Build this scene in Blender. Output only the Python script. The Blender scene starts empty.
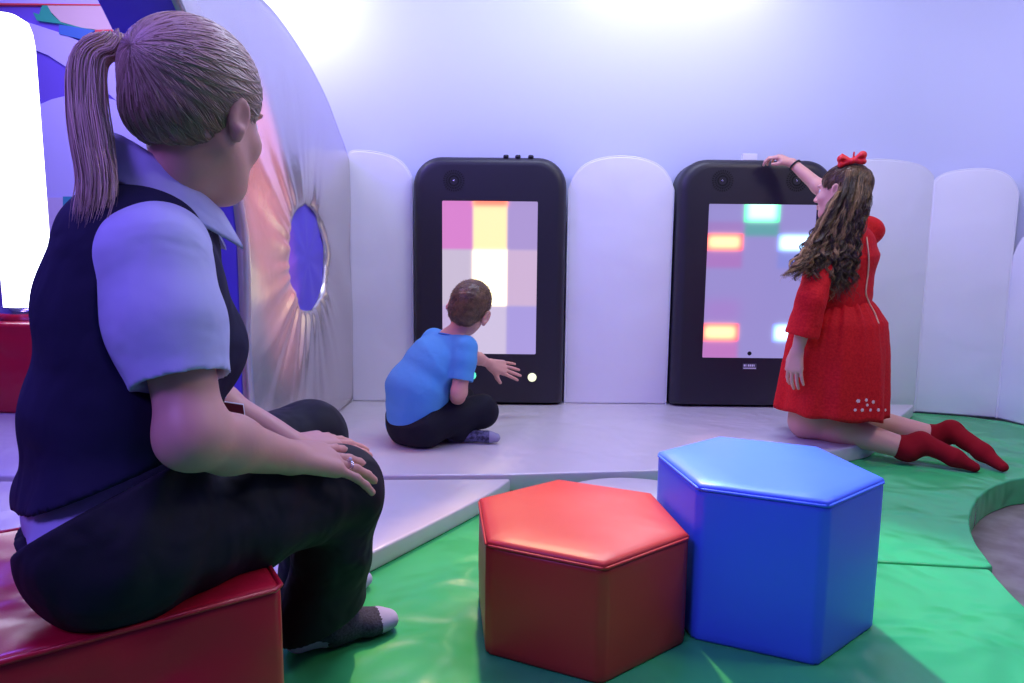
import bpy, bmesh, math, random
import numpy as np
from mathutils import Vector, Matrix, noise as mnoise
from mathutils.bvhtree import BVHTree
random.seed(7); RNG = np.random.default_rng(11)
PI = math.pi
C = bpy.context.scene.collection
# ------------------------------------------------------------------ camera geometry (metres; z = 0 is the top of the green mats)
FPX, PITCH, ROLL, CAMH = 657.8, .1205, .0101, .75
def V(*a): return np.array(a, float)
def ray(x, y):
    qx, qy = x-512, y-341.5; cr, sr = math.cos(ROLL), math.sin(ROLL)
    X = qx*cr+qy*sr; Y = -qx*sr+qy*cr; c, s = math.cos(PITCH), math.sin(PITCH)
    return V(X/FPX, c-(Y/FPX)*s, -s-(Y/FPX)*c)
def at(x, y, Y):                      # point of the photograph at distance Y in front of the camera
    d = ray(x, y); return d*(Y/d[1])+V(0, 0, CAMH)
def onz(x, y, z=0):                   # point of the photograph on the level z
    d = ray(x, y); return d*((z-CAMH)/d[2])+V(0, 0, CAMH)
def norm(v): v = np.asarray(v, float); return v/np.linalg.norm(v)

# ------------------------------------------------------------------ materials
def mat(name, col, rough=.5, metal=0, bump=None, coat=0, spec=None, sub=0, sheen=0, colvar=None, emis=None, estr=1, attr=None, aniso=0, bumps=None):
    m = bpy.data.materials.new(name); m.use_nodes = True
    nt = m.node_tree; b = nt.nodes['Principled BSDF']
    b.inputs['Base Color'].default_value = (*col, 1)
    b.inputs['Roughness'].default_value = rough; b.inputs['Metallic'].default_value = metal
    b.inputs['Coat Weight'].default_value = coat; b.inputs['Coat Roughness'].default_value = .15
    if spec is not None: b.inputs['Specular IOR Level'].default_value = spec
    if sub:
        b.inputs['Subsurface Weight'].default_value = sub; b.inputs['Subsurface Radius'].default_value = (.012, .005, .003); b.inputs['Subsurface Scale'].default_value = 1
    if sheen: b.inputs['Sheen Weight'].default_value = sheen
    tc = nt.nodes.new('ShaderNodeTexCoord')
    def noise(scale, detail=4, rgh=.55, dist=0):
        n = nt.nodes.new('ShaderNodeTexNoise'); n.inputs['Scale'].default_value = scale; n.inputs['Detail'].default_value = detail
        n.inputs['Roughness'].default_value = rgh; n.inputs['Distortion'].default_value = dist
        nt.links.new(tc.outputs['Object'], n.inputs['Vector']); return n
    last = None
    for (scale, strength, dist, kind) in (bumps or []) + ([bump] if bump else []):
        bp = nt.nodes.new('ShaderNodeBump'); bp.inputs['Strength'].default_value = strength; bp.inputs['Distance'].default_value = dist
        if kind == 'voronoi':
            n = nt.nodes.new('ShaderNodeTexVoronoi'); n.inputs['Scale'].default_value = scale; n.feature = 'DISTANCE_TO_EDGE'
            nt.links.new(tc.outputs['Object'], n.inputs['Vector']); out = n.outputs['Distance']
        elif kind == 'wave':
            n = nt.nodes.new('ShaderNodeTexWave'); n.inputs['Scale'].default_value = scale; n.inputs['Distortion'].default_value = 6
            nt.links.new(tc.outputs['Object'], n.inputs['Vector']); out = n.outputs['Fac']
        else:
            n = noise(scale, 2 if kind == 'folds' else 5, .45, .35 if kind == 'folds' else 0); out = n.outputs['Fac']
        nt.links.new(out, bp.inputs['Height'])
        if last: nt.links.new(last.outputs['Normal'], bp.inputs['Normal'])
        last = bp
    if last: nt.links.new(last.outputs['Normal'], b.inputs['Normal'])
    if colvar:
        c2, scale = colvar[:2]; n = noise(scale, 5)
        r = nt.nodes.new('ShaderNodeValToRGB'); r.color_ramp.elements[0].position = .38; r.color_ramp.elements[1].position = .62
        r.color_ramp.elements[0].color = (*col, 1); r.color_ramp.elements[1].color = (*c2, 1)
        nt.links.new(n.outputs['Fac'], r.inputs['Fac']); nt.links.new(r.outputs['Color'], b.inputs['Base Color'])
    if attr:
        a = nt.nodes.new('ShaderNodeAttribute'); a.attribute_name = attr
        if emis is not None: nt.links.new(a.outputs['Color'], b.inputs['Emission Color'])
        else: nt.links.new(a.outputs['Color'], b.inputs['Base Color'])
    if emis is not None:
        if not attr: b.inputs['Emission Color'].default_value = (*emis, 1)
        b.inputs['Emission Strength'].default_value = estr
    return m

# ------------------------------------------------------------------ objects
def tag(o, label, cat, group=None, kind=None):
    o['label'] = label
    if cat: o['category'] = cat
    if group: o['group'] = group
    if kind: o['kind'] = kind
    return o
def empty(name, loc, label, cat, group=None, rz=0):
    o = bpy.data.objects.new(name, None); C.objects.link(o); o.location = loc; o.rotation_euler = (0, 0, rz)
    o.empty_display_size = .1
    tag(o, label, cat, group); return o
def link(name, me, m, parent=None, smooth=True, loc=None):
    """mesh given in world coordinates; a child is re-based on its (unrotated) parent"""
    o = bpy.data.objects.new(name, me); C.objects.link(o)
    for mm in (m if isinstance(m, (list, tuple)) else [m]): me.materials.append(mm)
    if smooth: me.shade_smooth()
    else: me.shade_flat()
    if parent is not None:
        o.parent = parent
        p = parent
        while p is not None:
            o.location = Vector(o.location)-p.location; p = p.parent
    return o
def mesh_np(verts, faces):
    me = bpy.data.meshes.new('m'); me.from_pydata([tuple(v) for v in verts], [], [tuple(f) for f in faces]); me.update(); return me
def mesh_quads(verts, quads):
    me = bpy.data.meshes.new('m'); n, q = len(verts), len(quads)
    me.vertices.add(n); me.vertices.foreach_set('co', np.asarray(verts, np.float32).ravel())
    me.loops.add(4*q); me.loops.foreach_set('vertex_index', np.asarray(quads, np.int32).ravel())
    me.polygons.add(q); me.polygons.foreach_set('loop_start', np.arange(0, 4*q, 4, dtype=np.int32))
    me.polygons.foreach_set('loop_total', np.full(q, 4, np.int32)); me.update(); me.validate(); return me
def bm_mesh(bm):
    bmesh.ops.recalc_face_normals(bm, faces=bm.faces[:])
    me = bpy.data.meshes.new('m'); bm.to_mesh(me); bm.free(); return me
def add_bevel(o, w, seg=3, ang=35):
    b = o.modifiers.new('b', 'BEVEL'); b.width = w; b.segments = seg; b.limit_method = 'ANGLE'; b.angle_limit = math.radians(ang)
    return o
def prism_bm(outline, z0, z1, bm=None, xf=None):
    """outline: list of (a,b); extruded from z0 to z1 along c; xf maps (a,b,c)->(x,y,z)"""
    bm = bm or bmesh.new(); xf = xf or (lambda a, b, c: (a, b, c))
    lo = [bm.verts.new(xf(a, b, z0)) for a, b in outline]; hi = [bm.verts.new(xf(a, b, z1)) for a, b in outline]
    bm.faces.new(lo[::-1]); bm.faces.new(hi); n = len(outline)
    for i in range(n): bm.faces.new((lo[i], lo[(i+1) % n], hi[(i+1) % n], hi[i]))
    return bm
def box_bm(x0, x1, y0, y1, z0, z1, bm=None): return prism_bm([(x0, y0), (x1, y0), (x1, y1), (x0, y1)], z0, z1, bm)
def tube_np(pts, rad, sides=8, closed=False, cap=True):
    """verts, quads of a tube along pts (n,3) with radii rad"""
    pts = np.asarray(pts, float); n = len(pts); rad = np.broadcast_to(np.asarray(rad, float), (n,))
    if closed: t = np.roll(pts, -1, 0)-np.roll(pts, 1, 0)
    else: t = np.gradient(pts, axis=0)
    t /= np.linalg.norm(t, axis=1)[:, None]+1e-12
    up = V(0, 0, 1) if abs(t[0][2]) < .9 else V(1, 0, 0)
    u = np.cross(t[0], up); u /= np.linalg.norm(u); us = []
    for i in range(n):
        u = u-t[i]*(u@t[i]); u /= np.linalg.norm(u)+1e-12; us.append(u)
    us = np.array(us); vs = np.cross(t, us)
    a = np.arange(sides)*2*PI/sides
    P = pts[:, None]+rad[:, None, None]*(np.cos(a)[None, :, None]*us[:, None]+np.sin(a)[None, :, None]*vs[:, None])
    P = P.reshape(-1, 3); Q = []
    for i in range(n if closed else n-1):
        j = (i+1) % n
        for k in range(sides):
            l = (k+1) % sides; Q.append((i*sides+k, i*sides+l, j*sides+l, j*sides+k))
    return P, Q
def tubes_mesh(list_of, sides=8):
    Vv, Q, o = [], [], 0
    for item in list_of:
        p, r = item[:2]; cl = item[2] if len(item) > 2 else False
        P, q = tube_np(p, r, sides, cl); Vv.append(P); Q += [tuple(a+o for a in f) for f in q]; o += len(P)
    return mesh_np(np.vstack(Vv), Q)
def spline(pts, n=24):
    """Catmull-Rom through pts"""
    P = np.asarray(pts, float); P = np.vstack([2*P[0]-P[1], P, 2*P[-1]-P[-2]]); m = len(P)-3; out = []
    for s in np.linspace(0, m-1e-9, n):
        i = int(s); t = s-i; a, b, c, d = P[i:i+4]
        out.append(.5*((2*b)+(-a+c)*t+(2*a-5*b+4*c-d)*t*t+(-a+3*b-3*c+d)*t**3))
    return np.array(out)
def sphere_bm(c, r, seg=16, bm=None):
    bm = bm or bmesh.new(); g = bmesh.ops.create_uvsphere(bm, u_segments=seg, v_segments=seg//2+2, radius=1)
    rr = r if hasattr(r, '__len__') else (r, r, r)
    for v in g['verts']: v.co = Vector((c[0]+v.co.x*rr[0], c[1]+v.co.y*rr[1], c[2]+v.co.z*rr[2]))
    return bm
def disc_bm(c, n, r, depth, seg=24, bm=None, rings=()):
    """cylinder with axis n; c = centre of the base"""
    bm = bm or bmesh.new(); n = norm(n); u = norm(np.cross(n, V(0, 0, 1) if abs(n[2]) < .9 else V(1, 0, 0))); w = np.cross(n, u)
    prof = [(0, r), (depth*.6, r), (depth*.9, r*.93), (depth, r*.8)]
    prev = None
    for d, q in prof:
        ring = [bm.verts.new(tuple(np.asarray(c)+n*d+q*(math.cos(t)*u+math.sin(t)*w))) for t in np.arange(seg)*2*PI/seg]
        if prev:
            for i in range(seg): bm.faces.new((prev[i], prev[(i+1) % seg], ring[(i+1) % seg], ring[i]))
        else: bm.faces.new(ring[::-1])
        prev = ring
    bm.faces.new(prev); return bm

# ------------------------------------------------------------------ implicit surfaces: bodies and clothes grow as one continuous skin
class Field:
    def __init__(s, lo, hi, h):
        s.lo = np.array(lo, float); s.h = h
        s.n = np.ceil((np.array(hi)-s.lo)/h).astype(int)+1
        s.F = np.full(s.n, 1., np.float32)
    def box(s, lo, hi):
        a = np.clip(np.floor((lo-s.lo)/s.h).astype(int), 0, s.n); b = np.clip(np.ceil((hi-s.lo)/s.h).astype(int)+1, 0, s.n)
        if (b <= a).any(): return None
        ax = [s.lo[i]+s.h*np.arange(a[i], b[i]) for i in range(3)]
        X, Y, Z = np.meshgrid(*ax, indexing='ij')
        return tuple(slice(a[i], b[i]) for i in range(3)), np.stack([X, Y, Z], -1).astype(np.float32)
    def comb(s, sl, d, k, op):
        A = s.F[sl]
        if op == 'add':
            if k > 0: hh = np.clip(.5+.5*(A-d)/k, 0, 1); s.F[sl] = A*(1-hh)+d*hh-k*hh*(1-hh)
            else: s.F[sl] = np.minimum(A, d)
        elif op == 'sub':
            d = -d; hh = np.clip(.5-.5*(A-d)/max(k, 1e-6), 0, 1); s.F[sl] = A*(1-hh)+d*hh+k*hh*(1-hh)
    def cone(s, a, b, ra, rb, k=.02, lat=None, sq=1., op='add'):
        a = np.asarray(a, float); b = np.asarray(b, float); R = max(ra, rb)*max(sq, 1)+k+s.h*3
        g = s.box(np.minimum(a, b)-R, np.maximum(a, b)+R)
        if g is None: return
        sl, P = g; ab = (b-a).astype(np.float32); L2 = float(ab@ab)+1e-12
        w = P-a.astype(np.float32); t = np.clip((w@ab)/L2, 0, 1); q = w-t[..., None]*ab
        if lat is not None:
            l = norm(lat).astype(np.float32); c = q@l; q = q-c[..., None]*l*(1-1/sq)
        d = np.sqrt((q*q).sum(-1))-(ra+t*(rb-ra)); s.comb(sl, d, k, op)
    def chain(s, pts, rads, k=.015, **kw):
        for i in range(len(pts)-1): s.cone(pts[i], pts[i+1], rads[i], rads[i+1], k, **kw)
    def ell(s, c, r, M=None, k=.02, op='add'):
        c = np.asarray(c, float); r = np.asarray(r, float); R = r.max()+k+s.h*3
        g = s.box(c-R, c+R)
        if g is None: return
        sl, P = g; q = P-c.astype(np.float32)
        if M is not None: q = q@np.asarray(M, np.float32)   # columns of M are the local axes
        k0 = np.sqrt(((q/r)**2).sum(-1))+1e-6; k1 = np.sqrt(((q/(r*r))**2).sum(-1))+1e-6
        s.comb(sl, (k0*(k0-1)/k1).astype(np.float32), k, op)
    def plane(s, p, n, k=.003):          # keep the side the normal points away from
        g = s.box(s.lo, s.lo+s.h*s.n); sl, P = g
        d = -((P-np.asarray(p, np.float32))@norm(n).astype(np.float32)); s.comb(sl, d, k, 'sub')
    def cutfn(s, fn, k=.004):          # remove where fn < 0
        sl, P = s.box(s.lo, s.lo+s.h*s.n); s.comb(sl, fn(P).astype(np.float32), k, 'sub')
    def merge(s, o, k):
        A, d = s.F, o.F; hh = np.clip(.5+.5*(A-d)/k, 0, 1); s.F = (A*(1-hh)+d*hh-k*hh*(1-hh)).astype(np.float32)
    def disp(s, fn):
        m = np.abs(s.F) < .03; idx = np.argwhere(m)
        P = s.lo+idx*s.h; s.F[m] -= fn(P).astype(np.float32)
    def mesh(s, keep=None):
        F = s.F; F[0] = 1; F[-1] = 1; F[:, 0] = 1; F[:, -1] = 1; F[:, :, 0] = 1; F[:, :, -1] = 1
        S = F < 0; n = np.array(F.shape)
        c = np.zeros(n-1, np.int8)
        for i in (0, 1):
            for j in (0, 1):
                for k in (0, 1): c += S[i:n[0]-1+i, j:n[1]-1+j, k:n[2]-1+k]
        act = np.argwhere((c > 0) & (c < 8)); vid = np.full(n-1, -1, np.int32); vid[tuple(act.T)] = np.arange(len(act))
        cr = np.array([[i, j, k] for i in (0, 1) for j in (0, 1) for k in (0, 1)])
        vals = np.stack([F[tuple((act+q).T)] for q in cr], 1)
        acc = np.zeros((len(act), 3)); cnt = np.zeros(len(act))
        for a in range(8):
            for b in range(a+1, 8):
                if np.abs(cr[a]-cr[b]).sum() != 1: continue
                va, vb = vals[:, a], vals[:, b]; m = (va < 0) != (vb < 0)
                t = va[m]/(va[m]-vb[m]); acc[m] += cr[a]+t[:, None]*(cr[b]-cr[a]); cnt[m] += 1
        P = s.lo+(act+acc/cnt[:, None])*s.h
        Q = []
        for ax in range(3):
            o1, o2 = (ax+1) % 3, (ax+2) % 3
            sl0 = [slice(1, -1)]*3; sl1 = [slice(1, -1)]*3
            sl0[ax] = slice(0, n[ax]-1); sl1[ax] = slice(1, n[ax])
            A, B = S[tuple(sl0)], S[tuple(sl1)]; e = np.argwhere(A != B); flip = A[tuple(e.T)]
            off = np.ones(3, int); off[ax] = 0; e = e+off
            d1 = np.zeros(3, int); d1[o1] = 1; d2 = np.zeros(3, int); d2[o2] = 1
            q = np.stack([vid[tuple((e-d1-d2).T)], vid[tuple((e-d2).T)], vid[tuple(e.T)], vid[tuple((e-d1).T)]], 1)
            q[~flip] = q[~flip][:, ::-1]; Q.append(q)
        Q = np.vstack(Q); me = mesh_quads(P, Q); return me
def wob(P, f, seed=0):
    """cheap smooth noise, -1..1"""
    r = np.random.default_rng(seed); o = np.zeros(len(P))
    for i in range(5):
        d = r.standard_normal(3); d /= np.linalg.norm(d); ph = r.uniform(0, 6.28)
        o += np.sin((P@d)*f*r.uniform(.7, 1.5)+ph+1.3*np.sin((P@np.roll(d, 1))*f*.6+ph*2))
    return o/3
def frame(fwd, up=(0, 0, 1)):
    f = norm(fwd); r = norm(np.cross(f, up)); u = np.cross(r, f); return r, f, u     # right, forward, up
def smooth_mod(o, n=2, f=.5):
    m = o.modifiers.new('s', 'SMOOTH'); m.iterations = n; m.factor = f; return o
# ================================================================== materials of the room
M_wall = mat('wall_paint', (.63, .67, .86), .6, bump=(60, .05, .002, 'noise'))
M_ceil = mat('ceiling_paint', (.5, .5, .6), .8)
M_floor = mat('grey_wood_floor', (.20, .16, .14), .5, colvar=((.30, .26, .23), 9), bump=(30, .2, .003, 'noise'))
M_white = mat('white_vinyl', (.80, .80, .86), .42, bumps=[(4, .3, .035, 'folds')], bump=(400, .12, .001, 'noise'))
M_green = mat('green_vinyl', (.05, .47, .14), .27, bumps=[(4.5, .6, .08, 'folds')], bump=(350, .1, .001, 'noise'))
M_silver = mat('silver_vinyl', (.64, .59, .62), .34, metal=.15, bumps=[(5, .4, .04, 'folds')], bump=(350, .1, .001, 'noise'))
M_satin = mat('satin_silver_vinyl', (.62, .57, .56), .27, metal=.7, bumps=[(9, .12, .02, 'folds')], bump=(350, .08, .001, 'noise'))
M_indigo = mat('indigo_vinyl', (.10, .07, .62), .5, bump=(250, .15, .001, 'noise'))
M_red = mat('red_vinyl', (.55, .03, .022), .44, bumps=[(6, .2, .02, 'folds')], bump=(450, .12, .001, 'noise'))
M_crimson = mat('crimson_vinyl', (.50, .010, .03), .3, bumps=[(5, .8, .05, 'folds')], bump=(350, .15, .001, 'noise'))
M_blue = mat('blue_vinyl', (.07, .17, .92), .42, bumps=[(6, .12, .015, 'folds')], bump=(450, .12, .001, 'noise'))
M_black = mat('black_moulded_plastic', (.016, .013, .024), .45, bump=(300, .25, .001, 'noise'))
M_dark = mat('dark_slot', (.002, .002, .003), .8)
M_metal = mat('polished_metal', (.8, .8, .85), .18, metal=1)

# ================================================================== the setting
def struct(name, bm, m, bevel=0, label=None):
    o = link(name, bm_mesh(bm), m, smooth=bool(bevel)); o['kind'] = 'structure'
    if bevel: add_bevel(o, bevel)
    return o
struct('floor', box_bm(-4.5, 4.5, -1.5, 5.2, -.16, -.10), M_floor)
# back wall: straight, then curving towards the camera at the right
wl = [(-1.60, 3.30), (.2, 3.30), (1.0, 3.305), (1.45, 3.335), (1.80, 3.385), (2.05, 3.405), (2.28, 3.37), (2.46, 3.28), (2.585, 3.08), (2.68, 2.6), (2.85, 1.9), (3.1, .9), (3.2, -.3)]
wl = spline([(a, b, 0) for a, b in wl], 70)[:, :2]
def ribbon(path, z0, z1, th):
    p = np.array(path); t = np.gradient(p, axis=0); nn = np.stack([t[:, 1], -t[:, 0]], 1); nn /= np.linalg.norm(nn, axis=1)[:, None]
    return prism_bm([tuple(q) for q in p]+[tuple(q) for q in (p-nn*th)[::-1]], z0, z1)
o = struct('wall_back', ribbon([q for q in wl if q[0] <= 1.99 or True], -.10, 2.75, .08), M_wall); o.data.shade_smooth()
add_bevel(o, .004, 1, 60)
struct('wall_far', box_bm(-4.5, -.8, 4.6, 4.7, -.10, 2.75), mat('violet_wall_paint', (.16, .10, .62), .6))
struct('wall_left', box_bm(-4.5, -4.4, -1.5, 4.6, -.10, 2.75), mat('violet_side_paint', (.20, .14, .62), .6))
struct('ceiling', box_bm(-4.5, 4.5, -1.5, 5.2, 2.75, 2.85), M_ceil)

# -------- mural shapes on the far wall (painted relief panels)
Mc = {k: mat('mural_'+k, c, .5) for k, c in dict(lilac=(.55, .52, .95), cream=(.72, .55, .50), green=(.03, .42, .25), red=(.75, .07, .07), teal=(.05, .18, .50), pale=(.62, .52, .80), purple=(.22, .08, .45)).items()}
YF = 4.597
mural_root = empty('wall_mural', (-3.0, 4.597, 2.3), 'colourful cream, green and red mural high on the far wall at top left', 'mural')
def mural(name, px, m, label, t=.02, cat='mural panel', dy=0):
    top = name in ('wall_panel', 'wall_disc')
    pts = [at(x, y, YF-dy) for x, y in px]
    o = link(name, bm_mesh(prism_bm([(p[0], p[2]) for p in pts], YF-dy, YF-dy-t, xf=lambda a, b, c: (a, c, b))), m, None if top else mural_root, smooth=False)
    if top: tag(o, label, cat)
    return o
mural('wall_panel', [(-60, -10), (-60, 14), (20, 20), (60, 33), (95, 48), (150, 75), (150, 130), (112, 96), (78, 74), (50, 56), (20, 44), (-60, 40)], Mc['lilac'], 'pale lilac curved band on the violet wall right of the light column')
mural('wall_disc', [(44+95*math.sin(t)*1.0+40, 190-95*math.cos(t)) for t in np.linspace(0, 2*PI, 40)[:-1]], Mc['lilac'], 'large round lilac disc on the violet wall behind the woman')
mural('mural_strip', [(-60, -10), (-60, 4), (30, 6), (105, 6), (160, 6), (160, -10)], Mc['lilac'], 'violet strip above the red line at the top of the mural', dy=.0, t=.025)
mural('mural_stripe', [(-60, 4.3), (160, 6.3), (160, 7.4), (-60, 6.2)], Mc['red'], 'thin dark red line across the top of the mural', t=.03)
mural('mural_shape', [(45, 6.8), (112, 7), (160, 8), (160, 31), (100, 31), (84, 29), (63, 23), (52, 12)], Mc['cream'], 'cream rounded shape in the mural at top left', t=.024)
mural('mural_shape', [(36, 14), (42, 16), (45, 7), (50, 7), (55, 16), (64, 24), (84, 29), (100, 32), (88, 31), (62, 25), (40, 22)], Mc['green'], 'bright green curl in the mural beside the cream shape', t=.028)
mural('mural_shape', [(62, 26), (84, 29.5), (98, 32), (90, 37), (86, 41), (62, 35.5)], Mc['teal'], 'blue teal patch of the mural under the green curl', t=.030)
mural('mural_shape', [(98, 31.4), (121, 31), (126, 40), (117, 39), (98, 35.5)], Mc['red'], 'orange red patch of the mural beside the teal patch', t=.032)
mural('mural_shape', [(50, 198), (66, 198), (66, 240), (50, 240)], Mc['pale'], 'pinkish square patch of the mural low behind the woman\'s back', t=.030)
mural('mural_shape', [(66, 197), (80, 197), (80, 240), (66, 240)], mat('mural_darkteal', (.05, .3, .45), .5), 'teal square patch of the mural low behind the woman\'s back', t=.032)

# -------- soft mats
def matslab(name, outline, z0, z1, m, label, cat='floor mat', bev=.007, group=None):
    o = link(name, bm_mesh(prism_bm([tuple(p) for p in outline], z0, z1)), m); add_bevel(o, bev, 3, 50)
    tag(o, label, cat, group); return o
curve = np.array([[2.50, 2.37], [2.15, 2.35], [1.838, 2.282], [1.736, 2.236], [1.637, 2.171], [1.536, 2.082], [1.432, 1.965], [1.344, 1.846], [1.278, 1.727], [1.245, 1.645], [1.214, 1.565]])
cs = spline([(a, b, 0) for a, b in curve], 40)[:, :2]
matslab('green_mat', [(-.02, 2.14), (.25, 1.90), (.62, 1.640)]+[(1.20, 1.576)]+[tuple(p) for p in cs[::-1][1:]]+[(2.60, 2.45), (2.50, 2.95), (2.42, 3.15), (2.27, 3.26), (2.08, 3.32), (1.68, 3.23), (-.95, 3.22), (-1.6, 3.0), (-1.6, 2.14)], -.10, 0, M_green,
        'green padded floor mat the kneeling girl\'s feet rest on, with a curved cutout', group='green floor mats')
fc = spline([(1.200, 1.566, 0), (1.15, 1.39, 0), (1.12, 1.15, 0), (1.14, .85, 0), (1.3, .5, 0)], 20)[:, :2]
matslab('green_mat', [(-1.6, 2.128), (-.025, 2.128), (.243, 1.892), (.617, 1.630)]+[tuple(p) for p in fc]+[(1.4, -.4), (-1.6, -.4)], -.10, 0, M_green, 'green padded floor mat under the red and blue hexagonal stools', group='green floor mats')
plat = [(-2.3, 2.00), (-.78, 2.045), (-.407, 2.064), (.004, 2.087), (.468, 2.144)] + [tuple(p) for p in spline([(.468, 2.144, 0), (.80, 2.22, 0), (1.10, 2.35, 0), (1.33, 2.47, 0), (1.42, 2.53, 0), (1.55, 2.68, 0), (1.75, 2.92, 0), (2.02, 3.24, 0)], 24)[1:, :2]] + [(1.72, 3.245), (-.96, 3.235), (-2.3, 3.235)]
matslab('silver_platform', plat, 0, .06, M_silver, 'low silver padded platform along the wall where the boy sits', 'platform mat')
seg = [(-1.75, 1.99), (-1.75, 1.33), (-.95, 1.33), (-.62, 1.36), (-.45, 1.425)] + [tuple(p) for p in spline([(-.347, 1.495, 0), (-.156, 1.785, 0), (-.05, 1.96, 0), (.0, 2.07, 0)], 12)[:, :2]] + [(-.40, 2.052), (-.78, 2.033), (-1.7, 1.995)]
matslab('silver_mat', seg, 0, .05, M_silver, 'silver quarter-round floor mat beside the woman\'s knee', 'floor mat')
pad = [(.37+.265*math.cos(t), 1.832+.265*math.sin(t)) for t in np.linspace(0, 2*PI, 48)[:-1]]
matslab('round_pad', pad, 0, .05, M_silver, 'round silver floor pad showing behind the red hexagonal stool', 'floor pad')

# -------- hexagonal stools
def hex_stool(name, cx, cy, R, a0, H, m, label, seam):
    root = empty(name, (cx, cy, 0), label, 'stool', 'hexagonal padded stools')
    def hexpts(Rr, z): return [V(cx+Rr*math.cos(a0+i*PI/3), cy+Rr*math.sin(a0+i*PI/3), z) for i in range(6)]
    N = 8; bm = bmesh.new(); zs = [0.001, .006]+list(np.linspace(.02, H-.022, 9))+[H-.014, H-.010]
    rings = []
    for zi, z in enumerate(zs):
        s = math.sin(PI*min(max(z/H, 0), 1)); Rr = R*(1-.012*(zi == 0)-.010*(zi == len(zs)-1)); ring = []
        P = hexpts(Rr, z)
        for i in range(6):
            A, B = P[i], P[(i+1) % 6]; nn = norm((A+B)/2-V(cx, cy, z))
            for j in range(N):
                t = [0, .025, .08, .25, .5, .75, .92, .975][j]; q = A+(B-A)*t + nn*(.006*s*math.sin(PI*t))
                if j == 0: q = q-norm(q-V(cx, cy, z))*.005
                ring.append(bm.verts.new(tuple(q)))
        rings.append(ring)
    n = 6*N
    for a, b in zip(rings, rings[1:]):
        for i in range(n): bm.faces.new((a[i], a[(i+1) % n], b[(i+1) % n], b[i]))
    bm.faces.new(rings[0][::-1]); bm.faces.new(rings[-1])
    link('stool_body', bm_mesh(bm), m, root)
    # top panel, softly domed
    bm = bmesh.new(); rings = []
    for s in (1.0, 1.0, .985, .95, .85, .6, .3):
        k = len(rings); z = [H-.010, H-.004, H+.001, H+.004, H+.007, H+.009, H+.010][k]; P = hexpts(R*s*.998, z); ring = []
        for i in range(6):
            A, B = P[i], P[(i+1) % 6]
            for j in range(6):
                q = A+(B-A)*j/6; w = mnoise.noise(Vector((q[0]*9, q[1]*9, H*7)))*.0025*(k > 3); ring.append(bm.verts.new((q[0], q[1], q[2]+w)))
        rings.append(ring)
    n = 36
    for a, b in zip(rings, rings[1:]):
        for i in range(n): bm.faces.new((a[i], a[(i+1) % n], b[(i+1) % n], b[i]))
    c = bm.verts.new((cx, cy, H+.010))
    for i in range(n): bm.faces.new((rings[-1][i], rings[-1][(i+1) % n], c))
    bm.faces.new(rings[0][::-1]); link('top_panel', bm_mesh(bm), m, root)
    pts = []
    P = hexpts(R*1.0, H-.007)
    for i in range(6):
        A, B = P[i], P[(i+1) % 6]
        for t in (.03, .25, .5, .75, .97): pts.append(A+(B-A)*t)
    link('piping', tubes_mesh([(pts, .0032, True)], 6), seam, root)
    return root
hex_stool('hexagonal_stool', .140, 1.320, .229, -.413+PI, .2257, M_red, 'red hexagonal padded stool, the shorter one', M_red)
hex_stool('hexagonal_stool', .549, 1.381, .229, -.390+PI, .3200, M_blue, 'blue hexagonal padded stool, the taller one', M_blue)

# -------- rounded wall cushions
def cushion(a, b, h_side, h_top, m, label, shape='round', th=.05, z0=0., peak=.5, hs2=None):
    """board between base points a and b (world xy), front face on the line a-b, thickness going back"""
    a = np.array(a, float); b = np.array(b, float); L = np.linalg.norm(b-a); u = (b-a)/L; n = np.array([-u[1], u[0]])
    hs2 = h_side if hs2 is None else hs2
    out = [(0, z0), (L, z0)]
    for t in np.linspace(0, 1, 25):
        s = L*(1-t)
        k = (s/L-peak)/(1-peak) if s/L > peak else (peak-s/L)/peak
        hs = hs2 if s/L > peak else h_side
        out.append((s, hs+(h_top-hs)*math.sqrt(max(0, 1-(k*.94)**2))-(h_top-hs)*math.sqrt(1-.94**2)*(k**8)))
    root_loc = (a[0], a[1], z0)
    me = bm_mesh(prism_bm(out, 0, th, xf=lambda s, z, c: (a[0]+u[0]*s+n[0]*c, a[1]+u[1]*s+n[1]*c, z)))
    root = empty('wall_cushion', root_loc, label, 'wall cushion', 'white padded boards along the wall')
    o = link('padded_board', me, m, root); add_bevel(o, .010, 4, 40)
    P = [V(a[0]+u[0]*s-n[0]*-.004, a[1]+u[1]*s-n[1]*-.004, z) for s, z in out[1:]]+[V(a[0], a[1], z0)]
    link('piping', tubes_mesh([(np.array(P)+V(n[0]*.002, n[1]*.002, 0), .004)], 6), m, root)
    return root
YW = 3.185
def xa(x, y, Y=YW): p = at(x, y, Y); return p[0], p[2]
cushion((-.785, YW), (-.482, YW), xa(345, 155)[1], xa(360, 153)[1]+.012, M_white, 'narrow white padded board left of the boy\'s console', peak=.16, hs2=xa(413, 178)[1], z0=.06)
cushion((.262, YW), (.762, YW), xa(568, 189)[1], xa(620, 156)[1], M_white, 'white round-topped padded board between the two black consoles', z0=.06)
PA, PB, PC_, PD = (1.56, 3.245), (2.083, 3.335), (2.420, 3.215), (2.52, 3.00)
cushion((1.515, 3.215), PB, 1.15, 1.262, M_white, 'white round-topped padded board directly behind the girl', hs2=1.19)
cushion(PB, PC_, 1.165, 1.222, M_white, 'white padded board right of the girl, above her feet', hs2=1.10)
cushion(PC_, (2.50, 2.80), .80, .95, M_white, 'white padded board at the right edge, topmost part cut by the frame')

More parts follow.
